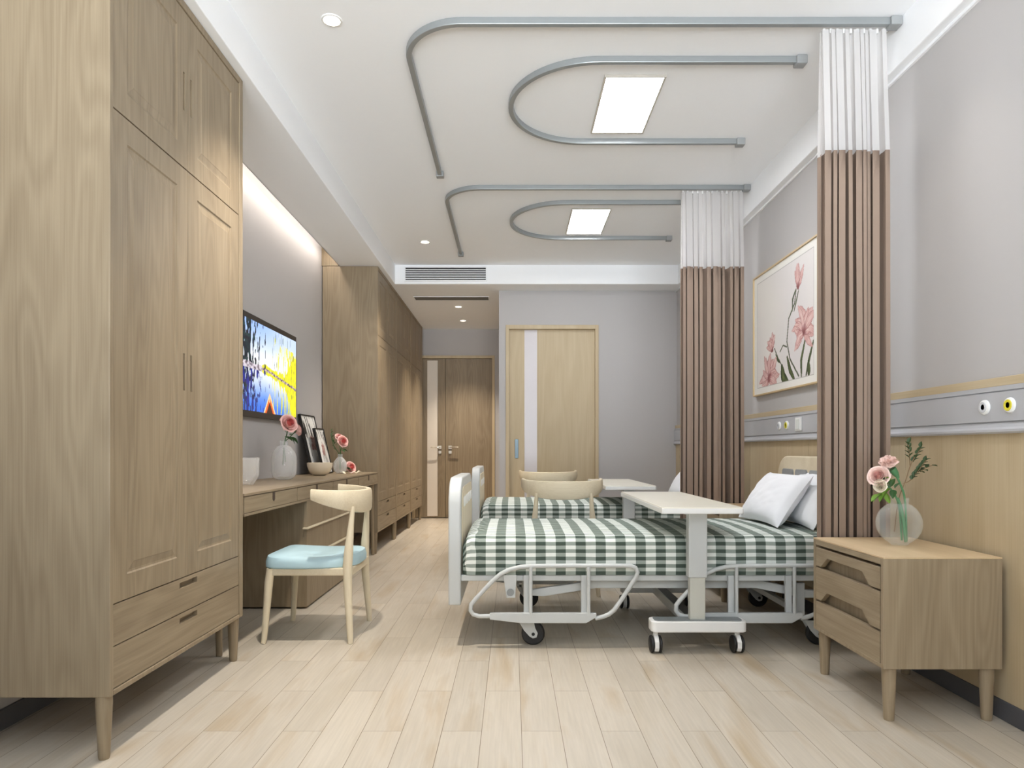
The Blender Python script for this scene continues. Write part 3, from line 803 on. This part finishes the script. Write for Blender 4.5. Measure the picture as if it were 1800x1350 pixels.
# bed curtains ----------------------------------------------------------------
brown = plain('brown_curtain_cloth', (150, 131, 117), .85, spec=.15)
sheerm = sheer('white_mesh_netting', (236, 234, 233), .74)
def curtain(x0, x1, y, folds, seed, label):
    rn = random.Random(seed)
    r = thing('bed_curtain', label, 'curtain', (0, y, 0), 0, 'brown curtains with white mesh tops')
    n = folds*18; amps = [rn.uniform(.032, .050) for _ in range(folds+2)]
    wts = [rn.uniform(.45, 1.5) for _ in range(folds)]; tot = sum(wts); cum = [0]
    for q in wts: cum.append(cum[-1]+q/tot)
    lean = [rn.uniform(.006, .016) for _ in range(folds+2)]
    def cloth(z0, z1, mat, name, nz, k0, k1, th=.0):
        mb = MB()
        for j in range(nz+1):
            z = z0+(z1-z0)*j/nz
            for i in range(n+1):
                fi = i/n*folds; q = min(int(fi), folds-1); fr = fi-q; a = amps[q]
                t = cum[q]+(cum[q+1]-cum[q])*fr
                # sawtooth-like pleat that leans over
                w_ = 2*PI*fi
                yy = a*math.sin(w_)*(1+.10*N(z*.8, i*.07, seed))
                xx = x0+(x1-x0)*t+lean[q]*math.sin(w_)*math.sin(w_)*math.copysign(1, math.cos(w_))+.004*math.sin(w_)+.003*N(z, t*9, seed+3)
                mb.v.append((min(max(xx, x0), x1), yy*(k0+(k1-k0)*j/nz), z))
        for j in range(nz):
            for i in range(n):
                a = j*(n+1)+i; mb.f.append((a, a+1, a+n+2, a+n+1))
        o = mb.build(name, mat, r, smooth=True)
        so = o.modifiers.new('Solidify', 'SOLIDIFY'); so.thickness = .0015
        if name == 'mesh_panel': o.modifiers.remove(so)
        return o
    cloth(.30, 2.247, brown, 'drape', 14, 1.0, .9)
    cloth(2.245, 2.786, sheerm, 'mesh_panel', 6, .9, .3)
    for k in range(folds+1):
        x = x0+.012+(x1-x0-.024)*k/folds
        MB().box(x-.005, x+.005, -.004, .004, 2.775, 2.795).build('glider', whitepl, r)
    return r
curtain(1.355, 1.640, 2.992, 9, 5, 'gathered brown curtain with white mesh top behind the foreground nightstand')
curtain(1.205, 1.645, 4.862, 12, 8, 'gathered brown curtain with white mesh top between the two beds')

# ceiling lights ---------------------------------------------------------------
PANEL = emit('panel_glow', (250, 251, 255), 30)
PANEL_DIM = emit('panel_glow_dimmed', (255, 252, 250), 1.5)
fr_m = plain('champagne_frame', (206, 200, 190), .4, .2)
for k, dy in enumerate((0, 1.875, -1.875)):
    r = thing('ceiling_panel_light', ('rectangular lit ceiling panel above the nearer bed', 'rectangular lit ceiling panel above the farther bed', 'rectangular dimmed ceiling panel added out of view over the foreground')[k], 'ceiling light', (.617, 3.711+dy, ZC-.012), 0, 'rectangular panel lights')
    f = MB(); f.box(-.155, -.144, -.306, .306, 0, .012); f.box(.144, .155, -.306, .306, 0, .012); f.box(-.144, .144, -.306, -.295, 0, .012); f.box(-.144, .144, .295, .306, 0, .012)
    f.build('frame', fr_m, r, bevel=.001)
    MB().box(-.144, .144, -.295, .295, .003, .011).build('diffuser', PANEL if k < 2 else PANEL_DIM, r)  # third panel is an unseen lamp added for foreground light
SPOT = emit('lamp_glow', (255, 238, 214), 14)
def downlight(x, y, z, label, power, warm=(1, .88, .74), size=88):
    r = thing('downlight', label, 'ceiling light', (x, y, z), 0, 'recessed round downlights')
    MB().lathe([(.034, -.0005), (.036, -.005), (.044, -.004), (.046, 0)], (0, 0, 0), 28).build('trim_ring', whitepl, r, smooth=True)
    MB().lathe([(.0, -.0035), (.034, -.003), (.034, -.001)], (0, 0, 0), 24).build('lens', SPOT, r)
    L = bpy.data.lights.new('downlight_lamp', 'SPOT'); L.energy = power; L.color = warm; L.spot_size = math.radians(size); L.spot_blend = 1.0; L.shadow_soft_size = .03
    o = bpy.data.objects.new('downlight_lamp', L); COL.objects.link(o); o.parent = r; o.location = (0, 0, -.03)
    return r
downlight(-.785, 2.973, ZC, 'round downlight nearest the viewer, top left of the ceiling', 160, (1, .92, .82))
downlight(-.783, 6.14, ZC, 'round downlight in front of the air grille', 120)
downlight(-.627, 8.0, ZS, 'first round downlight in the hall ceiling', 135)
downlight(-.635, 8.86, ZS, 'round downlight farthest back, by the hall door', 150)
downlight(1.40, 2.56, ZC, 'round downlight above the foreground nightstand', 13, (1, .93, .84), 74)
# cove light in the slot beside the left wall
L = bpy.data.lights.new('cove_strip', 'AREA'); L.shape = 'RECTANGLE'; L.size = .05; L.size_y = 3.0; L.energy = 8; L.color = (1, .9, .8)
o = bpy.data.objects.new('cove_strip', L); COL.objects.link(o); o.location = (-1.64, 4.67, 2.79); o.rotation_euler = (0, math.radians(-25), 0)

# air grilles ---------------------------------------------------------------------
r = thing('air_grille', 'wide slatted supply air grille on the ceiling step', 'vent', (-1.078, 6.915, 2.668))
MB().box(0, .813, -.004, .0, 0, .126).build('backing', blackr, r)
f = MB(); f.box(-.012, 0, -.014, 0, -.012, .138); f.box(.813, .825, -.014, 0, -.012, .138); f.box(0, .813, -.014, 0, -.012, 0); f.box(0, .813, -.014, 0, .126, .138)
f.build('frame', whitep, r, bevel=.001)
for k in range(6):
    z = .012+k*.018
    MB().box(0, .813, -.014, -.011, z, z+.0065).build('slat', whitep, r)
r = thing('return_slot', 'narrow dark return air slot in the hall ceiling', 'vent', (-1.08, 7.47, ZS-.006))
f = MB(); f.box(0, .825, 0, .006, 0, .006); f.box(0, .825, .164, .17, 0, .006); f.box(0, .006, .006, .164, 0, .006); f.box(.819, .825, .006, .164, 0, .006)
f.build('frame', whitep, r, bevel=.001)
MB().box(.006, .819, .006, .164, .001, .0055).build('louvre', plain('slot_grey', (110, 106, 102), .6), r)

# medical outlets and switch --------------------------------------------------------
def outlet(y, ring, label):
    r = thing('gas_outlet', label, 'wall outlet', (XR-.027, y, 1.104), 0, 'round outlets on the service duct')
    MB().lathe([(.012, 0), (.012, -.009), (.022, -.009), (.026, -.006), (.027, 0)], (0, 0, 0), 28, 'X').build('collar', whitepl, r, smooth=True)
    MB().lathe([(.010, -.0092), (.011, -.011), (.0185, -.011), (.0200, -.0092)], (0, 0, 0), 28, 'X').build('ring', ring, r, smooth=True)
    MB().lathe([(.0, -.0088), (.0118, -.0088), (.0118, -.006)], (0, 0, 0), 20, 'X').build('socket', plain('outlet_dark', (50, 42, 30), .5), r)
yel = plain('yellow_ring', (226, 214, 60), .4); wht = plain('pale_ring', (206, 208, 212), .4)
outlet(2.469, wht, 'round white-ringed outlet right of the near curtain')
outlet(2.344, yel, 'yellow-ringed round outlet at the right edge of the picture')
outlet(4.365, wht, 'round white-ringed outlet below the tulip picture')
outlet(4.245, yel, 'yellow-ringed round outlet below the tulip picture')
r = thing('wall_switch', 'square white switch on the service duct below the tulip picture', 'switch', (XR-.027, 4.065, 1.104))
MB().box(-.010, 0, -.042, .042, -.040, .040).build('plate', whitepl, r, bevel=.003)
MB().box(-.014, -.009, -.022, .022, -.030, .030).build('rocker', plain('switch_white', (226, 230, 226), .4), r, bevel=.002)

# tulip picture -----------------------------------------------------------------------
def seg_d(p, a, b_):
    ax, ay = a; bx, by = b_; px, py = p
    dx, dy = bx-ax, by-ay; t = max(0, min(1, ((px-ax)*dx+(py-ay)*dy)/(dx*dx+dy*dy+1e-12)))
    return math.hypot(px-ax-t*dx, py-ay-t*dy), t
def poly_d(p, pts):
    best = (9, 0)
    for k in range(len(pts)-1):
        d_, t = seg_d(p, pts[k], pts[k+1])
        if d_ < best[0]: best = (d_, (k+t)/(len(pts)-1))
    return best
# coordinates: x 0 (far edge) .. 1.03 (near edge), y 0..0.837 measured on the picture itself
STEM = [(.72, .60), (.70, .52), (.61, .44), (.58, .30), (.63, .18), (.76, .06)]
STEM2 = [(.58, .265), (.52, .285), (.47, .25)]
STEM3 = [(.375, .285), (.44, .21), (.49, .165)]
LEAVES = [([(.50, .15), (.52, .08), (.60, .035)], .034), ([(.585, .20), (.63, .11), (.70, .04)], .020), ([(.86, .285), (.795, .15), (.80, .045)], .014),
          ([(.965, .245), (.90, .13), (.865, .05)], .014), ([(.90, .13), (.905, .08), (.90, .045)], .020), ([(.395, .245), (.43, .20), (.46, .18)], .009),
          ([(.715, .60), (.67, .55), (.665, .475)], .009), ([(.76, .59), (.72, .52), (.69, .47)], .008)]
def bloom(cx, cy, n, ln, wd, a0, a1, seed, curl=.5):
    rn = random.Random(seed); out = []
    for k in range(n):
        a = a0+(a1-a0)*(k+.5)/n+rn.uniform(-.12, .12); l_ = ln*rn.uniform(.72, 1.08)
        bx, by = cx+rn.uniform(-.01, .01), cy+rn.uniform(-.01, .01); b2 = a+rn.uniform(-curl, curl)
        mx_, my_ = bx+.55*l_*math.cos(a), by+.55*l_*math.sin(a)
        out.append(([(bx, by), (mx_, my_), (mx_+.5*l_*math.cos(b2), my_+.5*l_*math.sin(b2))], wd*rn.uniform(.7, 1.15), rn.random()*20))
    rn.shuffle(out); return out
PETALS = (bloom(.75, .61, 7, .13, .026, 1.0, 2.1, 1, .25)+bloom(.335, .285, 7, .10, .024, .9, 2.9, 2, .5)
          +bloom(.83, .32, 15, .17, .030, -.9, 3.9, 3, .7)+bloom(.28, .10, 20, .155, .032, -.7, 4.0, 4, .6))
def tulips(u, v):
    x, y = u*1.03, v*.837
    m_ = .062
    if x < m_ or x > 1.03-m_ or y < m_*.8 or y > .837-m_*.8:
        if min(x, 1.03-x)-m_ > -.004 and min(y, .837-y)-m_*.8 > -.004: return (176, 172, 168)
        return (238, 236, 230)
    c = mixc((226, 221, 220), (236, 232, 226), .5+N(x*2, y*2))
    green = (96, 106, 70); dk = (44, 56, 32)
    for pts, wd in ((STEM, .0065), (STEM2, .005), (STEM3, .005)):
        d_, t = poly_d((x, y), pts)
        if d_ < wd: c = mixc(green, dk, d_/wd)
    for pts, wd in LEAVES:
        d_, t = poly_d((x, y), pts)
        ww = wd*math.sin(PI*(.12+.76*t))**.8
        if d_ < ww: c = mixc((112, 124, 74), dk, .25+.75*(d_/ww)+.5*N(x*60, y*8))
    for pts, wd, sd in PETALS:
        if abs(x-pts[1][0]) > .2 or abs(y-pts[1][1]) > .2: continue
        d_, t = poly_d((x, y), pts)
        ww = wd*max(.02, math.sin(PI*(.10+.86*t)))**.7*(1+.35*N(t*6, sd, 2))
        if d_ < ww:
            q = d_/ww; st_ = N(d_*260, t*3, sd)
            c2 = mixc((236, 212, 206), (196, 132, 128), .25+.35*q+.8*st_)
            if t < .22: c2 = mixc((120, 56, 58), c2, t/.22*.8+.1)
            if q > .86: c2 = mixc(c2, (150, 84, 84), .6)
            c = c2
    return c
r = thing('framed_picture', 'large framed picture of pink tulips on the bed wall behind the near curtain', 'picture', (XR, 3.82, 1.326))
pic = plain('picture_gold_oak', (205, 180, 138), .4)
f = MB(); f.box(-.028, 0, 0, .010, 0, .837); f.box(-.028, 0, 1.02, 1.03, 0, .837); f.box(-.028, 0, .010, 1.02, 0, .010); f.box(-.028, 0, .010, 1.02, .827, .837)
f.build('frame', pic, r, bevel=.001)
MB().box(-.016, -.001, .010, 1.02, .010, .827).build('backing', whitep, r)
colour_grid('print', 270, 220, lambda u, v: (-.0185, 1.02-u*1.01, .010+v*.817), tulips, vcol_mat('tulip_print', 0, .5), r)

# flowers ------------------------------------------------------------------------------
pinkm = plain('rose_pink', (247, 198, 190), .7, noise_amt=.12); pinkd = plain('rose_deep_pink', (232, 124, 120), .7, noise_amt=.12)
palep = plain('pale_pink_petal', (247, 218, 208), .7); whitef = plain('cream_petal', (238, 228, 206), .7)
leafg = plain('leaf_green', (58, 96, 50), .6); leafl = plain('fresh_green', (122, 160, 58), .6); stemg = plain('stem_green', (86, 140, 96), .6)
twig = plain('brown_twig', (134, 108, 78), .7); leafd = plain('dark_sprig_leaf', (56, 78, 44), .6)
def petal(mb, c, nrm, up, r_, size, curl, wob):
    """cupped petal patch rooted near c"""
    nrm = Vector(nrm).normalized(); side = nrm.cross(Vector(up)).normalized(); upv = side.cross(nrm).normalized()
    o = len(mb.v); c = Vector(c); k = 5
    for j in range(k):
        for i in range(k):
            u = (i/(k-1)-.5)*2; v = j/(k-1)
            wd = size*.62*math.sin(PI*(.18+.70*v))
            p = c+nrm*(r_*(.55+.45*v)+curl*(v**3)*size*.5-abs(u)**2*wd*.55)+side*(u*wd)+upv*(v*size-.35*size-wob*abs(u)*.2*size)
            mb.v.append(tuple(p))
    for j in range(k-1):
        for i in range(k-1):
            a = o+j*k+i; mb.f.append((a, a+1, a+k+1, a+k))
def cup(mb, az, half, R_, zb, zt, flare, seed):
    """one petal wrapped round the bud"""
    o = len(mb.v); ku, kv = 9, 7
    for j in range(kv):
        v = j/(kv-1)
        for i in range(ku):
            u = i/(ku-1)*2-1
            rad = R_*(.25+.75*math.sin(min(1, v*1.5)*PI/2))*(1+.07*u)+flare*R_*max(0, v-.6)**1.3*2.2
            top = zt-(abs(u)**3.5)*(zt-zb)*.34+.04*R_*N(u*2, seed)
            z = zb+(top-zb)*v-flare*R_*max(0, v-.82)*1.6
            a = az+u*half*(.55+.45*math.sin(min(1, v*1.7)*PI/2))
            mb.v.append((rad*math.cos(a), rad*math.sin(a), z))
    for j in range(kv-1):
        for i in range(ku-1):
            a = o+j*ku+i; mb.f.append((a, a+1, a+ku+1, a+ku))
def rose(parent, c, r_, axis=(0, 0, 1), seed=1, outer=pinkm, inner=pinkd, name='rose_head'):
    rn = random.Random(seed)
    M = Vector((0, 0, 1)).rotation_difference(Vector(axis).normalized()).to_matrix().to_4x4()
    M = Matrix.Translation(c) @ M
    def layers(L_):
        mb = MB()
        for n, rr, zb, zt, fl in L_:
            ph = rn.uniform(0, 6)
            for k in range(n): cup(mb, ph+2*PI*k/n+rn.uniform(-.12, .12), PI/n*1.45, rr*r_, zb*r_, zt*r_*rn.uniform(.94, 1.04), fl, seed+k+rr*9)
        return mb.xf(M)
    o1 = layers([(4, .56, -.5, .36, .10), (5, .74, -.5, .24, .28), (5, .88, -.5, .08, .50)]).build(name, outer, parent, smooth=True)
    layers([(2, .12, -.3, .46, 0), (3, .24, -.4, .46, .02), (3, .38, -.45, .42, .05)]).build('inner_petals', inner, o1, smooth=True)
    mb = MB().lathe([(.0, -.72*r_), (.14*r_, -.66*r_), (.27*r_, -.52*r_), (.30*r_, -.42*r_)], (0, 0, 0), 10)
    for k in range(5):
        a = 2*PI*k/5; leaf(mb, (.2*r_*math.cos(a), .2*r_*math.sin(a), -.5*r_), (math.cos(a), math.sin(a), -.15), .5*r_, .2*r_)
    mb.xf(M); mb.build('calyx', leafg, o1, smooth=True)
    return o1
def leaf(mb, p, d, ln, wd, fold=.25):
    p = Vector(p); d = Vector(d).normalized(); up = Vector((0, 0, 1)) if abs(d.z) < .9 else Vector((0, 1, 0))
    s_ = d.cross(up).normalized(); n_ = s_.cross(d).normalized()
    pr = [(0, 0), (.25, .8), (.5, 1), (.78, .62), (1, 0)]
    o = len(mb.v)
    for t, w_ in pr:
        b_ = p+d*ln*t-n_*(ln*.18*t*t)
        mb.v += [tuple(b_-s_*wd*w_/2+n_*wd*w_*fold), tuple(b_), tuple(b_+s_*wd*w_/2+n_*wd*w_*fold)]
    for k in range(4): mb.f += [(o+k*3, o+k*3+1, o+k*3+4, o+k*3+3), (o+k*3+1, o+k*3+2, o+k*3+5, o+k*3+4)]
def curve3(pts, n=8):
    out = []; P_ = [Vector(p) for p in pts]; P_ = [P_[0]*2-P_[1]]+P_+[P_[-1]*2-P_[-2]]
    for i in range(1, len(P_)-2):
        for k in range(n):
            t = k/n; a, b_, c_, d_ = P_[i-1:i+3]
            out.append(.5*((2*b_)+(-a+c_)*t+(2*a-5*b_+4*c_-d_)*t*t+(-a+3*b_-3*c_+d_)*t**3))
    out.append(P_[-2]); return out
milk = glassy('milky_glass', (240, 240, 238), .22, .10)
clear = glassy('clear_glass', (236, 240, 238), .02, .03)
ZD = .7503
# beaker vase partly hidden behind the first wardrobe
o = MB().lathe([(.0, .001), (.036, .001), (.050, .022), (.066, .055), (.068, .155), (.065, .155), (.062, .058), (.046, .026), (.034, .008), (.0, .008)], (0, 0, 0), 32).build('glass_beaker', milk, None, smooth=True)
o.location = (-1.525, 3.93, ZD); tag(o, 'open milky glass beaker vase on the desk next to the near wardrobe', 'vase')
# tall shouldered vase with roses
r = thing('vase', 'tall milky glass vase of pink roses on the desk below the television', 'vase', (-1.53, 4.58, ZD))
MB().lathe([(.0, .001), (.045, .001), (.072, .020), (.083, .06), (.084, .14), (.074, .185), (.045, .222), (.026, .232), (.026, .262), (.023, .262), (.023, .232), (.042, .215), (.070, .18), (.080, .14), (.079, .06), (.068, .025), (.04, .008), (.0, .008)], (0, 0, 0), 36).build('vase_body', milk, r, smooth=True)
r = thing('rose_stems', 'two pink garden roses standing in the tall milky vase', 'flower', (-1.53, 4.58, ZD))
st = [((.0, -.02, .10), (.0, .0, .23), (.015, .01, .30), (.02, .02, .355)), ((.01, .0, .12), (.0, .01, .24), (.02, .07, .29), (.04, .11, .325))]
mb = MB()
for s_ in st: mb.tube(curve3(s_, 6), .0035, 6)
mb.build('stem', leafg, r, smooth=True)
rose(r, (.03, .022, .382), .055, (.75, -.6, .35), 2)
rose(r, (.055, .115, .345), .040, (.5, .6, .3), 3)
mb = MB()
for a, b_, l_ in [((.0, .01, .29), (.4, .5, -.2), .07), ((.02, .05, .29), (.5, .6, -.4), .08), ((.015, .02, .32), (.2, -.9, .1), .05), ((.02, .07, .29), (.6, .2, -.8), .06), ((.02, .06, .30), (.2, .8, .3), .05)]: leaf(mb, a, b_, l_, l_*.55)
mb.build('leaves', leafg, r, smooth=True)
# bowl
r = thing('bowl', 'small half-round glass bowl on the desk before the leaning frames', 'bowl', (-1.50, 5.33, ZD))
MB().lathe([(.0, .001), (.040, .001), (.065, .014), (.085, .040), (.096, .075), (.098, .10), (.094, .10), (.090, .075), (.078, .045), (.058, .02), (.035, .010), (.0, .010)], (0, 0, 0), 34).build('bowl_body', plain('pearl_glaze', (240, 226, 200), .12), r, smooth=True)
# leaning frames
def small_print(seed, tall):
    def fn(u, v):
        c = (238, 237, 234)
        s1 = N(u*9, v*1.6, seed)+.5*N(u*24, v*3, seed+4)
        if s1 > .46 and v < .95: c = (58, 52, 48)
        q = math.hypot((u-.55)/.30, (v-.52)/.20)+.5*N(u*8, v*8, seed+9)
        if q < .65: c = mixc((150, 96, 92), (225, 200, 195), .5+N(u*22, v*22))
        if v > .6 and N(u*16+v*5, v*2, seed+2) > .22: c = (40, 38, 38)
        return c
    return fn
def leaning(loc, w_, h_, ang, label, seed, thick=.022):
    r = thing('photo_frame', label, 'picture frame', loc, 0, 'black frames leaning on the wall')
    r.rotation_euler = (0, -ang, 0)
    f = MB(); b_ = .010
    f.box(-thick, .0, 0, b_, 0, h_); f.box(-thick, 0, w_-b_, w_, 0, h_); f.box(-thick, 0, b_, w_-b_, 0, b_); f.box(-thick, 0, b_, w_-b_, h_-b_, h_)
    f.build('frame', plain('black_lacquer', (26, 24, 24), .4), r, bevel=.001)
    MB().box(-thick, -.008, b_, w_-b_, b_, h_-b_).build('backing', plain('black_board', (22, 20, 20), .8), r)
    colour_grid('print', 60, 90, lambda u, v: (-.0072, b_+u*(w_-2*b_), b_+v*(h_-2*b_)), small_print(seed, 1), vcol_mat('ink_print', 0, .5), r)
leaning((-1.600, 5.52, ZD+.0065), .40, .50, math.radians(13), 'larger black-framed print leaning on the wall, behind the smaller one', 3)
leaning((-1.535, 5.60, ZD+.0065), .27, .385, math.radians(12.5), 'smaller black-framed print leaning in front of the larger one', 12)
# second vase of roses
r = thing('vase', 'round glass vase of roses at the far end of the desk', 'vase', (-1.455, 5.78, ZD))
MB().lathe([(.0, .001), (.03, .001), (.05, .02), (.058, .06), (.052, .10), (.03, .13), (.018, .14), (.020, .165), (.017, .165), (.015, .14), (.027, .127), (.048, .10), (.054, .06), (.046, .022), (.026, .008), (.0, .008)], (0, 0, 0), 30).build('vase_body', milk, r, smooth=True)
r = thing('rose_stems', 'two pink roses with dark foliage in the far round vase', 'flower', (-1.455, 5.78, ZD))
mb = MB()
for s_ in [((.0, .0, .03), (-.005, 0, .15), (.01, .0, .21), (.02, .01, .25)), ((.0, .01, .03), (.005, .0, .15), (-.01, .03, .24), (-.02, .04, .29)), ((.0, -.01, .03), (-.01, -.0, .16), (-.05, -.02, .24), (-.07, -.03, .33))]: mb.tube(curve3(s_, 6), .003, 6)
mb.build('stem', leafg, r, smooth=True)
rose(r, (.025, .0, .275), .045, (.7, -.65, .3), 5); rose(r, (-.015, .04, .31), .035, (.5, -.5, .6), 6)
mb = MB()
rn = random.Random(4)
for k in range(14):
    z = .20+.012*k; leaf(mb, (-.035-.003*k, -.015, z), (rn.uniform(-1, 1), rn.uniform(-1, 1), .8), .035, .012)
for a, b_, l_ in [((.01, 0, .20), (.5, -.6, -.1), .06), ((.01, .01, .21), (.6, .5, -.2), .06), ((.0, .0, .22), (.3, -.9, .2), .05)]: leaf(mb, a, b_, l_, l_*.5)
mb.build('leaves', leafg, r, smooth=True)
# loose rose
r = thing('loose_rose', 'single cut pink rose lying on the far end of the desk', 'flower', (-1.385, 5.88, ZD))
rose(r, (0, 0, .052), .046, (.75, -.55, .35), 8)
mb = MB(); 
for a, b_, l_ in [((-.01, -.02, .03), (-.3, -.8, .5), .06), ((-.02, .0, .04), (-.2, .3, .9), .05), ((0, -.02, .025), (.2, -.9, .15), .055), ((0, .02, .035), (.3, .9, .5), .05)]: leaf(mb, a, b_, l_, l_*.5)
mb.build('leaves', leafg, r, smooth=True)
rn = random.Random(3)
for x, y in ((-1.33, 5.95), (-1.42, 5.72), (-1.345, 5.80)):
    mb = MB(); petal(mb, (0, 0, .008), (0, 0, 1), (rn.uniform(-1, 1), 1, 0), .002, .045, .2, .4)
    lo = min(v[2] for v in mb.v)
    o = mb.build('petal', whitef, None, smooth=True); o.location = (x, y, ZD-lo+.0005)
    tag(o, 'fallen cream petal beside the loose rose on the desk', 'petal', 'fallen petals on the desk')

# nightstand vase and flowers ---------------------------------------------------------------
vx, vy, vz = 1.525, 2.690, .5763
r = thing('vase', 'round clear glass vase on the foreground nightstand', 'vase', (vx, vy, vz))
ball = [(.0, .001), (.030, .001)]
for k in range(1, 18):
    a = -PI/2+.34+(PI-.34-.42)*k/17
    ball.append((.083*math.cos(a), .085+.085*math.sin(a)))
ball += [(.034, .166), (.036, .185)]
ball += [(.0345, .185), (.0325, .166)]
ball += [(max(p[0]-.0018, 0), p[1]+(.0015 if p[1] < .05 else 0)) for p in ball[2:19]][::-1]+[(.028, .004), (.0, .004)]
MB().lathe(ball, (0, 0, 0), 40).build('vase_body', clear, r, smooth=True)
S_ = 445.0
def fp(px, py, dy=0):  # metres relative to the vase base
    return ((px-900)/S_-vx, dy, .95-(py-791)/S_-vz)
r = thing('flower_stems', 'pink carnation, pink rose and white bud with leafy sprigs in the round vase', 'flower', (vx, vy, vz))
mb = MB(); mb.tube(curve3([fp(1592, 950, .0), fp(1589, 880, 0), fp(1578, 850, -.01), fp(1567, 828, -.01)], 8), .004, 8)
mb.tube(curve3([fp(1586, 950, .01), fp(1581, 890, .01), fp(1566, 862, 0), fp(1545, 845, -.01)], 8), .004, 8)
mb.tube(curve3([fp(1588, 952, -.01), fp(1584, 900, 0), fp(1578, 875, .01)], 8), .006, 8)
mb.build('stem', stemg, r, smooth=True)
# carnation
rn = random.Random(11); mb = MB(); c0 = Vector(fp(1558, 818, -.01))
for k in range(60):
    a = rn.uniform(0, 2*PI); el = rn.uniform(-.1, 1.2)
    d = Vector((math.cos(a)*math.cos(el), math.sin(a)*math.cos(el), math.sin(el)))
    d = (Vector((-.35, -.2, .9)).normalized()*.55+d*.65)
    petal(mb, c0+d*.004, d, (rn.uniform(-1, 1), rn.uniform(-1, 1), rn.uniform(-1, 1)), .020, .030, .8, .9)
mb.build('carnation_head', palep, r, smooth=True)
mb = MB(); mb.tube([fp(1575, 840, -.01), fp(1570, 832, -.01), fp(1564, 824, -.01)], [.005, .012, .015], 10); mb.build('calyx', stemg, r, smooth=True)
rose(r, fp(1539, 836, -.015), .036, (-.6, -.7, .35), 13, palep, pinkm)
rose(r, fp(1538, 853, -.03), .022, (-.6, -.6, .1), 14, whitef, whitef, 'bud')
mb = MB()
for (px, py), d, l_ in [((1556, 850), (-.3, -.5, .6), .05), ((1560, 858), (-.5, -.3, -.2), .055), ((1556, 862), (-.6, -.2, -.5), .06), ((1552, 858), (-.2, .4, .6), .045), ((1549, 866), (-.8, 0, -.5), .055), ((1555, 866), (.0, -.3, -.9), .045), ((1543, 868), (-.8, -.2, -.4), .05)]: leaf(mb, fp(px, py, -.01), d, l_, l_*.55)
mb.build('leaves', leafl, r, smooth=True)
mb = MB()
for (px, py), d, l_ in [((1558, 856), (.3, -.2, .9), .04), ((1564, 860), (-.2, -.3, -.3), .045), ((1566, 858), (.6, .1, .7), .035), ((1555, 848), (-.6, -.2, .5), .04)]: leaf(mb, fp(px, py, -.02), d, l_, l_*.6)
mb.build('leaves', leafg, r, smooth=True)
mb = MB()
mb.tube(curve3([fp(1573, 935, .01), fp(1580, 880, .01), fp(1590, 845, .0), fp(1600, 815, 0), fp(1612, 795, 0), fp(1617, 788, 0)], 6), .0018, 6)
mb.tube(curve3([fp(1598, 820, 0), fp(1597, 805, 0), fp(1595, 780, 0)], 6), .0015, 6)
mb.tube(curve3([fp(1588, 850, .01), fp(1600, 845, .01), fp(1612, 828, 0), fp(1626, 809, 0)], 6), .0015, 6)
mb.tube(curve3([fp(1610, 830, 0), fp(1622, 824, 0), fp(1636, 818, 0)], 6), .0013, 6)
mb.build('twig', twig, r, smooth=True)
mb = MB(); rn = random.Random(2)
for a, b_, n in (((1598, 806), (1595, 779), 8), ((1604, 812), (1617, 787), 9), ((1601, 843), (1626, 809), 14), ((1612, 831), (1622, 826), 4), ((1627, 823), (1636, 818), 2)):
    for k in range(n):
        t = k/max(1, n-1); px = a[0]+(b_[0]-a[0])*t; py = a[1]+(b_[1]-a[1])*t
        d = Vector((b_[0]-a[0], 0, -(b_[1]-a[1]))).normalized()
        sd = 1 if k % 2 else -1
        d = d+Vector((d.z, 0, -d.x))*sd*.55+Vector((0, rn.uniform(-.5, .5), 0))
        leaf(mb, fp(px, py, 0), d, rn.uniform(.020, .026), .017)
mb.build('sprig_leaves', leafd, r, smooth=True)

# ------------------------------------------------------------------ daylight from the window behind
W = bpy.data.worlds.new('World'); S.world = W; W.use_nodes = True
bg = W.node_tree.nodes['Background']; bg.inputs[1].default_value = 1
# pale sky over an invented bright ground, added to light the ceiling from below
wn = W.node_tree.nodes; wl = W.node_tree.links
tc = wn.new('ShaderNodeTexCoord'); sp = wn.new('ShaderNodeSeparateXYZ'); wl.new(tc.outputs['Generated'], sp.inputs[0])
cr = wn.new('ShaderNodeValToRGB'); e = cr.color_ramp.elements
mr = wn.new('ShaderNodeMapRange'); mr.inputs[1].default_value = -1; mr.inputs[2].default_value = 1; wl.new(sp.outputs[2], mr.inputs[0]); wl.new(mr.outputs[0], cr.inputs[0])
e[0].position = .47; e[0].color = (14.8, 15.9, 16.8, 1); e[1].position = .52; e[1].color = (1.0, 1.12, 1.25, 1)
wl.new(cr.outputs[0], bg.inputs[0])
L = bpy.data.lights.new('window_portal', 'AREA'); L.shape = 'RECTANGLE'; L.size = 2.9; L.size_y = 2.15; L.cycles.is_portal = True
o = bpy.data.objects.new('window_portal', L); COL.objects.link(o); o.location = (0, YR-.13, 1.42); o.rotation_euler = (PI/2, 0, 0)

S.view_settings.view_transform = 'Standard'; S.view_settings.look = 'None'; S.view_settings.exposure = .29; S.view_settings.gamma = 1
S.view_settings.use_curve_mapping = False
S.cycles.max_bounces = 8; S.cycles.diffuse_bounces = 5; S.cycles.transparent_max_bounces = 16
S.cycles.sample_clamp_indirect = 6; S.cycles.caustics_reflective = False; S.cycles.caustics_refractive = False
